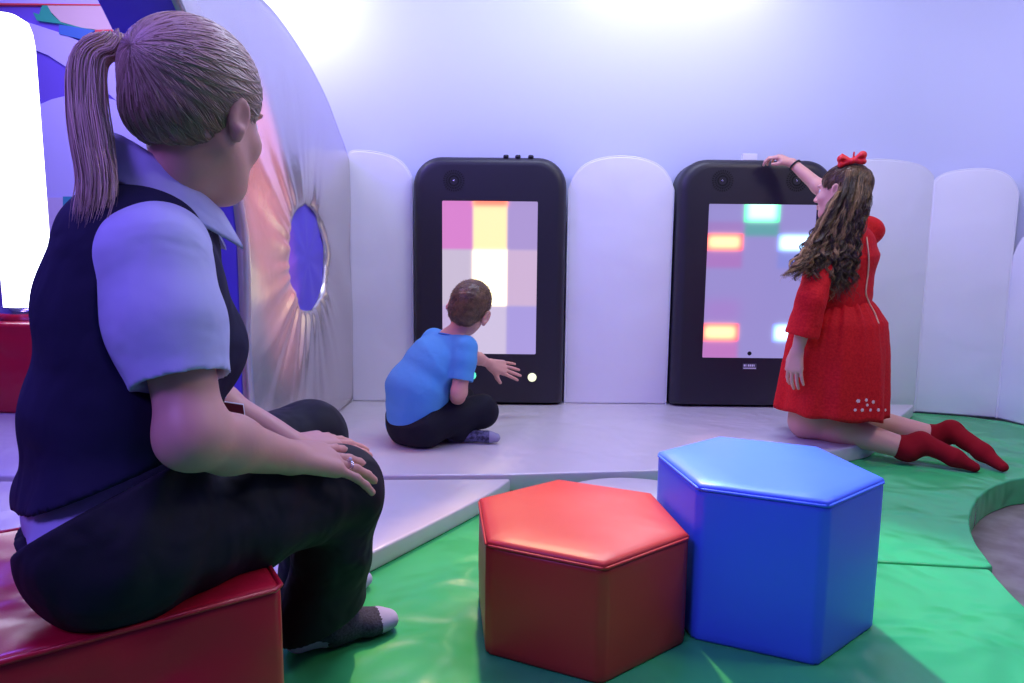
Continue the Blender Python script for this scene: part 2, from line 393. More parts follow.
# -------- touchscreen consoles
def screen_mesh(x0, x1, z0, z1, y, cells, base, nx, nz, blur=.010):
    X = np.linspace(x0, x1, nx); Z = np.linspace(z0, z1, nz); GX, GZ = np.meshgrid(X, Z, indexing='ij'); col = np.zeros((nx, nz, 3))+np.array(base)
    for (ax0, ax1, az0, az1, c, bl) in cells:
        bl = bl or blur
        w = 1/(1+np.exp(-np.clip((GX-ax0)/bl*4, -30, 30)))*1/(1+np.exp(-np.clip((ax1-GX)/bl*4, -30, 30)))*1/(1+np.exp(-np.clip((GZ-az0)/bl*4, -30, 30)))*1/(1+np.exp(-np.clip((az1-GZ)/bl*4, -30, 30)))
        col = col*(1-w[..., None])+w[..., None]*np.array(c)
    Vv = np.stack([GX, np.full_like(GX, y), GZ], -1).reshape(-1, 3)
    I = np.arange(nx*nz).reshape(nx, nz); Q = np.stack([I[:-1, :-1], I[1:, :-1], I[1:, 1:], I[:-1, 1:]], -1).reshape(-1, 4)
    me = mesh_quads(Vv, Q); at_ = me.color_attributes.new('col', 'FLOAT_COLOR', 'POINT')
    at_.data.foreach_set('color', np.concatenate([col.reshape(-1, 3), np.ones((nx*nz, 1))], 1).astype(np.float32).ravel()); return me
M_screen = mat('screen_glow', (.02, .02, .03), .25, emis=(1, 1, 1), estr=1.0, attr='col')
def rrect(x0, x1, z0, z1, r, rb, n=10):
    out = []
    for cx, cz, rr, a in ((x1-rb, z0+rb, rb, -PI/2), (x1-r, z1-r, r, 0), (x0+r, z1-r, r, PI/2), (x0+rb, z0+rb, rb, PI)):
        for k in range(n+1): t = a+k/n*PI/2; out.append((cx+rr*math.cos(t), cz+rr*math.sin(t)))
    return out
def console(x0, x1, label, speakers, screen, cells, base, knobs, buttons, label_x, camera_dot=False, nx=60):
    yf, yb, zb, zt = 3.130, 3.283, .062, 1.236
    root = empty('touchscreen_console', ((x0+x1)/2, yf+.05, zb), label, 'touchscreen console', 'black touchscreen consoles on the wall')
    sx0, sx1, sz0, sz1 = screen; bm = bmesh.new(); outer = rrect(x0, x1, zb, zt, .135, .02); hole = rrect(sx0-.004, sx1+.004, sz0-.004, sz1+.004, .006, .006)
    n = len(outer); cx, cz = (x0+x1)/2, (zb+zt)/2
    def ringf(f, y):
        return [bm.verts.new((a, y, b)) for a, b in f]
    def inset(d): return rrect(x0+d, x1-d, zb+min(d, .012), zt-d, .135-d*.6, .02)
    rings = [ringf(outer, yb), ringf(outer, yf+.045), ringf(inset(.004), yf+.026), ringf(inset(.014), yf+.010), ringf(inset(.028), yf+.002), ringf(inset(.045), yf), ringf(hole, yf), ringf(hole, yf+.012)]
    for a, b in zip(rings, rings[1:]):
        for i in range(n): bm.faces.new((a[i], a[(i+1) % n], b[(i+1) % n], b[i]))
    bm.faces.new(rings[0]); 
    bd = link('console_body', bm_mesh(bm), M_black, root); bd.modifiers.new('w', 'WEIGHTED_NORMAL').weight = 100
    sc = link('screen', screen_mesh(sx0-.004, sx1+.004, sz0-.004, sz1+.004, yf+.010, cells, base, nx, 100), M_screen, root)
    for (gx, gz) in speakers:      # radial slots
        bm = bmesh.new()
        for k in range(28):
            t = k/28*2*PI; u = V(math.cos(t), 0, math.sin(t)); w = V(-math.sin(t), 0, math.cos(t))
            for (r0, r1) in ((.018, .026), (.030, .038), (.042, .050)):
                P = [V(gx, yf-.0012, gz)+u*r+w*s for r, s in ((r0, -.0024), (r1, -.0024), (r1, .0024), (r0, .0024))]
                top = [bm.verts.new(tuple(p)) for p in P]; bot = [bm.verts.new((p[0], yf+.002, p[2])) for p in P]
                bm.faces.new(top)
                for i in range(4): bm.faces.new((top[i], top[(i+1) % 4], bot[(i+1) % 4], bot[i]))
        g = link('speaker_grille', bm_mesh(bm), M_dark, root, smooth=False)
        link('grille_centre', bm_mesh(disc_bm((gx, yf+.001, gz), (0, -1, 0), .004, .002, 12)), M_metal, g)
    for kx in knobs:
        link('knob', bm_mesh(disc_bm((kx, yf+.03, zt-.006), (0, 0, 1), .013, .016, 16)), M_black, root)
    for (bx, bz, m) in buttons:
        b = link('push_button', bm_mesh(disc_bm((bx, yf+.001, bz), (0, -1, 0), .021, .006, 24)), m, root)
        ring = [V(bx+.024*math.cos(t), yf-.001, bz+.024*math.sin(t)) for t in np.linspace(0, 2*PI, 24, endpoint=False)]
        link('button_ring', tubes_mesh([(ring, .003, True)], 6), M_black, b)
    # small maker's plate: unreadable tiny lettering over a bright underline
    bm = box_bm(label_x-.033, label_x+.033, yf-.002, yf+.001, sz0-.058, sz0-.030)
    pl = link('maker_plate', bm_mesh(bm), mat('plate_grey', (.10, .10, .12), .4), root, smooth=False)
    bm = bmesh.new()
    for k, w in enumerate((.010, .004, .009, .009, .009, .004)):
        xx = label_x-.029+k*.0098; box_bm(xx, xx+w*.8, yf-.003, yf-.002, sz0-.044, sz0-.034, bm)
    box_bm(label_x-.030, label_x+.030, yf-.003, yf-.002, sz0-.055, sz0-.050, bm)
    link('plate_print', bm_mesh(bm), mat('print_white', (.8, .8, .85), .5), pl, smooth=False)
    if camera_dot:
        link('sensor_dot', bm_mesh(disc_bm((label_x, yf+.011, sz0+.018), (0, -1, 0), .010, .003, 16)), M_dark, root)
    return root
YC = 3.14
def sx(px, py=280): return at(px, py, YC)[0]
def sz(py, px=490): return at(px, py, YC)[2]
L_ = [at(443, 202, YC)[0], at(537, 202, YC)[0], at(490, 353, YC)[2], at(490, 202, YC)[2]]
c1, c2 = sx(473), sx(507); r1, r2 = sz(250), sz(306); X0, X1, Z0, Z1 = L_[0]-.02, L_[1]+.02, L_[2]-.02, L_[3]+.02
lcells = [(X0, c1, r1, Z1, (.80, .26, .70), 0), (c1, c2, r1, Z1, (1.5, 1.1, .58), 0), (c2, X1, r1, Z1, (.48, .36, .74), 0),
          (X0, c1, r2, r1, (.68, .58, .76), 0), (c1, c2, r2, r1, (3.2, 2.7, 1.6), .014), (c2, X1, r2, r1, (.72, .52, .76), 0),
          (X0, c1, Z0, r2, (.62, .48, .80), 0), (c1, c2, Z0, r2, (.72, .62, .86), 0), (c2, X1, Z0, r2, (.46, .38, .84), 0),
          (c1, c2, sz(206), Z1, (2.2, .35, .25), .02)]
glow = lambda n, c, e: mat(n, c, .3, emis=c, estr=e)
console(-.472, .250, 'black touchscreen console the seated boy is reaching towards, screen glowing white and yellow', [at(454, 181, YC)[[0, 2]]], L_, lcells, (.6, .5, .8),
        [at(x, 157, YC)[0] for x in (506, 518, 531)], [(*at(472, 375, YC)[[0, 2]], glow('button_green', (.10, .75, .42), 1.3)), (*at(532, 377, YC)[[0, 2]], glow('button_cream', (.75, .80, .50), 1.3))], at(482, 358, YC)[0])
R_ = [at(706, 280, YC)[0], at(706, 280, YC)[0]+.50, at(740, 357, YC)[2], at(740, 205, YC)[2]]
w3 = (R_[1]-R_[0])/3; b0, b1, b2, b3 = R_[0]-.01, R_[0]+w3, R_[0]+2*w3, R_[1]+.01
zz = lambda y: at(740, y, YC)[2]
rc = [(b0, b1, zz(360), zz(340), (.60, .22, .62), .02), (b0, b1, zz(322), zz(300), (.42, .26, .70), .06), (b0, b1, zz(268), zz(250), (.46, .22, .62), .02),
      (b1, b2, zz(236), zz(222), (.14, .42, .46), .02), (b0, b1, zz(233), zz(222), (.40, .24, .62), .02), (b2, b3, zz(268), zz(250), (.28, .30, .80), .02),
      ]
def hot(x0, x1, z0, z1, edge, core): return [(x0, x1, z0, z1, edge, .010), (x0+.016, x1-.016, z0+.012, z1-.012, core, .03)]
rc += hot(b1, b2, zz(222), Z1+.05, (.10, 1.5, .65), (1.2, 3.0, 2.0)) + hot(b0, b1, zz(250.5), zz(234), (2.2, .16, .26), (3.4, 1.5, .7)) + hot(b2, b3, zz(250.5), zz(234), (.40, .75, 2.8), (2.0, 3.0, 4.0)) + hot(b0, b1, zz(341), zz(324), (2.2, .16, .26), (3.4, 1.5, .7)) + hot(b2, b3, zz(341), zz(324), (.40, .75, 2.8), (2.0, 3.0, 4.0))
console(.774, 1.505, 'black touchscreen console in front of the kneeling girl, screen with green, red and blue blocks', [at(722, 181, YC)[[0, 2]], at(796, 181, YC)[[0, 2]]], R_, rc, (.36, .31, .72),
        [], [(1.02, .20, glow('button_violet', (.3, .25, .7), .8))][:0], at(749, 362, YC)[0], True)

# -------- tall silver arched partition with porthole, indigo core
def partition():
    root = empty('arched_partition', (-.80, 2.5, .06), 'tall silver and indigo padded arch panel with a round porthole', 'play arch')
    XF, XB = -.79, -.982
    top = [(3.215, 1.20), (3.13, 1.28), (2.92, 1.385), (2.73, 1.45), (2.56, 1.505), (2.40, 1.54), (2.24, 1.553), (2.09, 1.55), (1.93, 1.545), (1.70, 1.56), (1.40, 1.62), (1.05, 1.70), (.60, 1.80)]
    near = [(.60, 1.66), (1.05, 1.57), (1.32, 1.50), (1.50, 1.43), (1.58, 1.385), (1.68, 1.30), (1.80, 1.16), (1.89, 1.0), (1.93, .82), (1.93, .5), (1.93, .062)]
    nr = spline([(a, b, 0) for a, b in near[:9]], 20)[:, :2].tolist()+near[9:]
    tp = spline([(a, b, 0) for a, b in top], 30)[:, :2].tolist()
    outline = [(3.215, .062)]+tp+nr
    # indigo core
    core = prism_bm(outline, XB, XF-.012, xf=lambda a, b, c: (c, a, b)); o = link('indigo_core', bm_mesh(core), M_indigo, root); add_bevel(o, .006, 2, 40)
    # silver skin with a gathered porthole
    hc = np.array([2.565, .755]); hr = np.array([.232, .205]); n = 160; ang = np.linspace(0, 2*PI, n, endpoint=False)
    oc = np.array(outline)
    def hit(t):
        d = np.array([math.cos(t), math.sin(t)]); best = 9
        for i in range(len(oc)):
            p, q = oc[i], oc[(i+1) % len(oc)]; e = q-p; den = d[0]*e[1]-d[1]*e[0]
            if abs(den) < 1e-9: continue
            w = p-hc; s = (w[0]*e[1]-w[1]*e[0])/den; r = (w[0]*d[1]-w[1]*d[0])/den
            if s > 0 and -1e-6 <= r <= 1+1e-6: best = min(best, s)
        return best
    # star-shaped part of the sheet (the over-arching tip is added by the core's own silver strip)
    bm = bmesh.new(); rings = []
    S = [0, .02, .05, .09, .14, .2, .28, .38, .5, .64, .8, .93, .985, 1.0, 1.0]
    rr = np.random.default_rng(3); ph = rr.uniform(0, 6.28, 6)
    for k, s in enumerate(S):
        ring = []
        for i, t in enumerate(ang):
            d = np.array([math.cos(t), math.sin(t)]); a = hc+hr*d*(1+.02*math.sin(9*t+1)); L = hit(t); b = hc+d*L; p = a+(b-a)*s
            fold = (math.sin(17*t+ph[0])+.8*math.sin(29*t+ph[1]+2*s)+.7*math.sin(41*t+ph[2]+3*s)+.6*math.sin(11*t+ph[3]))
            env = math.exp(-s*2.6)*(1-math.exp(-s*40))
            fold *= (.55+.45*math.cos(t-3.9)); x = XF+.0040*fold*env + .004*math.sin(7*t+5*s) + .012*(1-math.exp(-s*30)) - (.010 if k == 12 else .0)*0
            if k == len(S)-2: x = XF-.002
            if k == len(S)-1: x = XF-.012
            ring.append(bm.verts.new((x, p[0], p[1])))
        rings.append(ring)
    inner = [bm.verts.new((XF-.012, hc[0]+hr[0]*math.cos(t), hc[1]+hr[1]*math.sin(t))) for t in ang]
    rings = [inner]+rings
    for a, b in zip(rings, rings[1:]):
        for i in range(n): bm.faces.new((a[i], a[(i+1) % n], b[(i+1) % n], b[i]))
    link('silver_cover', bm_mesh(bm), M_satin, root)
    # indigo cushion seen inside the porthole
    bm = bmesh.new(); rings = []
    for s in (1.0, .8, .6, .4, .2):
        rings.append([bm.verts.new((XF-.010+.006*(1-s*s)+.003*math.sin(8*t)*s, hc[0]+hr[0]*.99*s*math.cos(t), hc[1]+hr[1]*.99*s*math.sin(t))) for t in ang])
    for a, b in zip(rings, rings[1:]):
        for i in range(n): bm.faces.new((a[i], a[(i+1) % n], b[(i+1) % n], b[i]))
    bm.faces.new(rings[-1]); link('porthole_cushion', bm_mesh(bm), M_indigo, root)
partition()

# -------- glowing column and its red base at the far left
r0 = empty('light_column', (-2.28, 3.1, .46), 'tall glowing white light column standing on the red block', 'lamp')
M_tube = mat('lamp_white', (.9, .9, 1), .3, emis=(.82, .84, 1.0), estr=6)
prof = [(0, .46), (.085, .465), (.09, .52)]
def lathe(c, prof, n=28):
    bm = bmesh.new(); prev = None
    for r, z in prof:
        ring = [bm.verts.new((c[0]+r*math.cos(t), c[1]+r*math.sin(t), z)) for t in np.linspace(0, 2*PI, n, endpoint=False)]
        if prev:
            for i in range(n): bm.faces.new((prev[i], prev[(i+1) % n], ring[(i+1) % n], ring[i]))
        else: bm.faces.new(ring[::-1])
        prev = ring
    bm.faces.new(prev); return bm_mesh(bm)
link('light_tube', lathe((-2.28, 3.1), [(.098, .52), (.099, .9), (.098, 1.70), (.092, 1.76), (.08, 1.80), (.04, 1.825), (.005, 1.83)]), M_tube, r0)
link('column_base', lathe((-2.28, 3.1), [(.12, .46), (.125, .50), (.118, .52), (.106, .521)]), M_metal, r0)
o = link('padded_block', bm_mesh(box_bm(-2.75, -2.02, 2.85, 3.5, .06, .46)), M_crimson); add_bevel(o, .02, 4)
tag(o, 'red padded block standing behind the woman under the light column', 'soft play block')
struct('floor_1', box_bm(-4.35, -2.32, 1.2, 4.6, -.10, .05), M_silver)

# -------- the woman's red seat
def seat():
    c = V(-.316, .868); u = norm(V(-.83, -.56)); v = norm(V(-.56, .83)); v = V(-u[1], u[0])
    if v[1] < 0: v = -v
    W, D, H = .62, .44, .30
    n = 22; bm = bmesh.new()
    root = empty('cube_stool', (c[0]+u[0]*.3+v[0]*.2, c[1]+u[1]*.3+v[1]*.2, 0), 'red padded cube seat the woman is sitting on', 'seat')
    def P(a, b, z): return (c[0]+u[0]*a+v[0]*b, c[1]+u[1]*a+v[1]*b, z)
    bmc = bmesh.new(); bmesh.ops.create_cube(bmc, size=1)
    bmesh.ops.subdivide_edges(bmc, edges=bmc.edges[:], cuts=14, use_grid_fill=True)
    for q in bmc.verts:
        a, b, z = (q.co.x+.5), (q.co.y+.5), (q.co.z+.5)
        ea = 4*a*(1-a); eb = 4*b*(1-b); ez = 4*z*(1-z)
        aa, bb, z2 = a*W, b*D, z*H
        if z > .99: z2 = H-.030*math.exp(-((a-.45)**2+(b-.45)**2)/.06)+.004*mnoise.noise(Vector((a*7, b*7, 0)))
        if a < .01: aa -= .006*eb*ez
        if b < .01: bb -= .010*ea*ez+.006*mnoise.noise(Vector((a*6, z*5, 3)))*ea
        q.co = Vector(P(aa, bb, z2))
    o = link('seat_body', bm_mesh(bmc), M_crimson, root); add_bevel(o, .012, 3, 50)
    pts = [V(*P(a, b, H-.004)) for a, b in ((.01, .0), (W*.5, -.004), (W-.01, .0), (W, .01), (W, D-.01), (W-.01, D), (.01, D), (0, D-.01), (-.002, D/2), (0, .01))]
    link('piping', tubes_mesh([(pts, .004, True)], 6), M_crimson, root)
seat()

# ================================================================== light
def area(name, loc, target, size, power, col, sy=None):
    l = bpy.data.lights.new(name, 'AREA'); l.energy = power; l.color = col; l.size = size
    if sy: l.shape = 'RECTANGLE'; l.size_y = sy
    o = bpy.data.objects.new(name, l); C.objects.link(o); o.location = loc
    o.rotation_euler = (Vector(target)-Vector(loc)).to_track_quat('-Z', 'Y').to_euler(); return o
LS = .84
area('wall_light_warm', (.78, 3.12, 2.13), (.78, 3.30, 2.0), .9, 1.2*LS, (1, .84, .55), .08)
area('wall_light_left', (-1.15, 2.95, 2.15), (-1.10, 3.3, 1.7), .45, 8*LS, (.95, .97, 1), .12)
area('ceiling_light_back', (.5, 2.45, 2.7), (.5, 2.3, 0), 1.7, 50*LS, (.66, .72, 1), .5)
area('ceiling_light_violet', (-1.7, 1.9, 2.6), (-.6, 1.2, .3), 1.0, 85*LS, (.20, .12, 1), .8)
area('ceiling_light_blue', (.2, .5, 2.65), (.4, 2.6, .6), 1.2, 22*LS, (.32, .32, 1), .6)
area('ceiling_light_right', (2.1, 1.1, 2.6), (1.5, 2.7, .5), .5, 26*LS, (1, .92, .86), .5)
area('violet_fill', (-1.5, -.5, 2.3), (-.2, 1.2, .4), .9, 50*LS, (.30, .18, 1), .7)
area('far_light_violet', (-2.6, 3.6, 2.5), (-2.4, 4.6, 1.2), 1.2, 28*LS, (.50, .40, 1), .6)
def spot(name, loc, target, power, col, ang, size=.06):
    l = bpy.data.lights.new(name, 'SPOT'); l.energy = power; l.color = col; l.spot_size = math.radians(ang); l.spot_blend = .6; l.shadow_soft_size = size
    o = bpy.data.objects.new(name, l); C.objects.link(o); o.location = loc; o.rotation_euler = (Vector(target)-Vector(loc)).to_track_quat('-Z', 'Y').to_euler(); return o
spot('stage_spot_warm', (-.1, 3.0, 2.6), (.20, 1.35, .05), 430, (1, .64, .34), 25)
spot('helper_spot_orange', (-.05, 1.7, 2.3), (-.79, 2.15, .90), 520, (1, .20, .12), 17, .03)  # added spot without a visible source; makes the orange patch on the silver panel
spot('stage_spot_cool', (.5, 3.0, 2.6), (.75, 1.35, .1), 480, (.42, .86, 1), 27)
w = bpy.data.worlds.new('w'); bpy.context.scene.world = w; w.use_nodes = True
w.node_tree.nodes['Background'].inputs['Color'].default_value = (.22, .16, .80, 1); w.node_tree.nodes['Background'].inputs['Strength'].default_value = .18

# ================================================================== camera
cam = bpy.data.cameras.new('camera'); co = bpy.data.objects.new('camera', cam); C.objects.link(co); bpy.context.scene.camera = co
cam.sensor_width = 36; cam.lens = FPX/1024*36; cam.clip_start = .05
c, s = math.cos(PITCH), math.sin(PITCH); cr, sr = math.cos(ROLL), math.sin(ROLL)
r_0, u_0, f_0 = Vector((1, 0, 0)), Vector((0, s, c)), Vector((0, c, -s))
rt = r_0*cr-u_0*sr*-1; up = u_0*cr-r_0*sr
mw = Matrix((rt, up, -f_0)).transposed().to_4x4(); mw.translation = Vector((0, 0, CAMH)); co.matrix_world = mw
sc = bpy.context.scene; sc.view_settings.view_transform = 'Standard'; sc.view_settings.look = 'None'; sc.view_settings.gamma = 1; sc.view_settings.use_curve_mapping = False
sc.view_settings.exposure = -.2
# ================================================================== people
M_skin = mat('skin', (.70, .35, .28), .48, sub=.15, bump=(180, .10, .001, 'noise'))
M_eye = mat('eye_white', (.8, .8, .8), .15); M_iris = mat('eye_iris', (.03, .03, .05), .1)
def add_head(F, c, fwd, up, s=1., child=0):
    """c: head centre (half-way between chin and crown), s: head height / 0.225"""
    r, f, u = frame(fwd, up); M = np.stack([r, f, u], 1)
    def P(x, y, z): return c+s*(r*x+f*y+u*z)
    cw = 1+.05*child
    F.ell(P(0, -.012, .030), s*V(.073*cw, .093, .083*cw), M, .01)
    F.ell(P(0, .020, -.030), s*V(.060, .068, .082-.008*child), M, .03*s)
    F.ell(P(0, .052, -.092+.008*child), s*V(.028, .024, .019), M, .03*s)
    for sd in (-1, 1):
        F.cone(P(sd*.052, -.008, -.045), P(sd*.015, .052, -.092+.008*child), .020*s, .018*s, .03*s)
        F.ell(P(sd*.036, .060, -.026), s*V(.022, .020, .022), M, .02*s)
    for sd in (-1, 1): F.ell(P(sd*.031, .096, .006), s*V(.017, .014, .012), M, .012*s, 'sub')
    F.ell(P(0, .080, .026), s*V(.046, .014, .010), M, .012*s)
    F.cone(P(0, .084, .010), P(0, .104, -.026), .008*s, .0105*s, .010*s)
    for sd in (-1, 1): F.ell(P(sd*.011, .094, -.031), s*V(.008, .009, .007), M, .006*s)
    F.ell(P(0, .086, -.053), s*V(.023, .011, .006), M, .005*s); F.ell(P(0, .085, -.063), s*V(.019, .011, .006), M, .004*s)
    for sd in (-1, 1):
        er = norm(r*sd-f*(.35+.25*child)); Me = np.stack([er, norm(f+r*sd*(.35+.25*child)-u*.12), norm(u+f*.1)], 1); e = P(sd*(.079+.007*child), -.010, -.004)
        F.ell(e, s*V(.0065, .016+.003*child, .029+.004*child), Me, .006*s)
        F.ell(e+s*(er*.009+f*.003+u*.004), s*V(.007, .010, .018), Me, .005*s, 'sub')
        F.cone(e-s*(u*.02-er*.002), e-s*(u*.030-er*.001), .008*s, .006*s, .006*s)
    return P, (r, f, u), M
def add_eyes(P, fr, s, parent):
    r, f, u = fr
    for sd in (-1, 1):
        c = P(sd*.031, .0695, .005); bm = sphere_bm((0, 0, 0), .0120*s, 16); 
        for fc in bm.faces: fc.material_index = 1 if (Vector(fc.calc_center_median()).normalized().dot(Vector(f)) > .90) else 0
        me = bm_mesh(bm); me.transform(Matrix.Translation(Vector(c))); link('eye', me, [M_eye, M_iris], parent)
def add_hand(F, wrist, dirv, back, s=1., side=1, curl=.25, spread=.10, thumb=(.75, .25), drop=0., curls=None, k=.006):
    """dirv wrist->knuckles, back = direction the back of the hand faces, side=+1: thumb on  cross(dirv, back) side"""
    d = norm(dirv); b = norm(back-d*np.dot(back, d)); t = np.cross(d, b)*side   # t points to the thumb side
    M = np.stack([t, d, b], 1)
    def P(x, y, z): return wrist+s*(t*x+d*y+b*z)
    F.cone(P(.012, 0, 0), P(.022, .075, .002), .017*s, .013*s, .012*s); F.cone(P(-.010, 0, 0), P(-.024, .070, 0), .017*s, .012*s, .012*s)
    F.cone(P(0, .01, .0), P(0, .078, .003), .016*s, .012*s, .012*s)
    F.cone(P(.018, .015, -.006), P(.032, .045, -.006), .016*s, .013*s, .014*s)          # thumb pad
    lens = [(.040, .026, .020), (.044, .029, .021), (.041, .027, .020), (.033, .021, .018)]
    for i, L in enumerate(lens):
        x0 = [.028, .009, -.010, -.028][i]; y0 = [.080, .085, .081, .072][i]; a = [.9, .25, -.45, -1.2][i]*spread
        dd = norm(d*math.cos(a)+t*math.sin(a)); p = P(x0, y0, .001); r = [.0088, .0090, .0086, .0076][i]*s
        F.cone(P(x0*.6, y0-.045, .002), p, r*1.05, r*1.1, .010*s)
        cu = (curls[i] if curls else curl); ang = drop
        for j, l in enumerate(L):
            ang += cu*(1.0, 1.2, .8)[j]; q = p+s*l*(dd*math.cos(ang)-b*math.sin(ang)); F.cone(p, q, r*(1, .94, .88)[j], r*(.94, .88, .78)[j], k*s*.6); p = q
    dt = norm(t*thumb[0]+d*(1-thumb[0]*.4)-b*thumb[1]); p = P(.026, .030, -.006)
    q = p+dt*.036*s; F.cone(p, q, .0135*s, .0105*s, .010*s); dt2 = norm(dt+d*.35-b*.1); F.cone(q, q+dt2*.029*s, .0105*s, .0082*s, .004*s)
    return P
def strands(paths, rad, sides=3):
    Vv, Q, o = [], [], 0
    for p, r in zip(paths, rad):
        n = len(p); t = np.linspace(0, 1, n); rr = r*np.clip(np.minimum(1, (1-t)*4+.15), 0, 1)
        P, q = tube_np(p, rr, sides); Vv.append(P); Q.append(np.array(q)+o); o += len(P)
    return mesh_quads(np.vstack(Vv), np.vstack(Q))
def hair_mat(name, a, b, rough=.38, hi=None):
    m = mat(name, a, rough, bump=(90, .3, .002, 'noise')); nt = m.node_tree; bs = nt.nodes['Principled BSDF']
    at_ = nt.nodes.new('ShaderNodeAttribute'); at_.attribute_name = 'tone'; rp = nt.nodes.new('ShaderNodeValToRGB')
    rp.color_ramp.elements[0].color = (*a, 1); rp.color_ramp.elements[1].color = (*b, 1)
    nt.links.new(at_.outputs['Fac'], rp.inputs['Fac']); nt.links.new(rp.outputs['Color'], bs.inputs['Base Color']); return m
def comb(me, base, count, length, rg, lift=.0006, rad=(.0005, .0011), steps=9, back=None):
    co_ = np.zeros(len(me.vertices)*3); me.vertices.foreach_get('co', co_); co_ = co_.reshape(-1, 3)
    bt = BVHTree.FromPolygons([tuple(v) for v in co_], [tuple(p.vertices) for p in me.polygons]); paths, rads = [], []; B = np.asarray(base)
    for i in rg.choice(len(co_), count):
        p = co_[i]; out = []; jit = rg.standard_normal(3)*.07; L = length*rg.uniform(.5, 1.2); lf = lift*rg.uniform(.4, 2)
        for k in range(steps):
            h = bt.find_nearest(Vector(p)); n = np.array(h[1]); q = np.array(h[0]); out.append(q+n*lf*math.sin(PI*(k+.5)/steps)*1.5)
            d = B-q; dist = np.linalg.norm(d)
            if dist < .012: break
            d = d/dist+jit; d = d-n*(d@n); p = q+norm(d)*min(L/steps, dist)
        if len(out) > 3: paths.append(np.array(out)); rads.append(rg.uniform(*rad))
    return paths, rads
def set_tone(me, vals):
    a = me.attributes.new('tone', 'FLOAT', 'POINT'); a.data.foreach_set('value', np.asarray(vals, np.float32))
def strand_tones(me, paths, sides=3, lo=0, hi=1, seed=1):
    r = np.random.default_rng(seed); v = []
    for p in paths:
        v += [r.uniform(lo, hi)]*(len(p)*sides)
    set_tone(me, v)

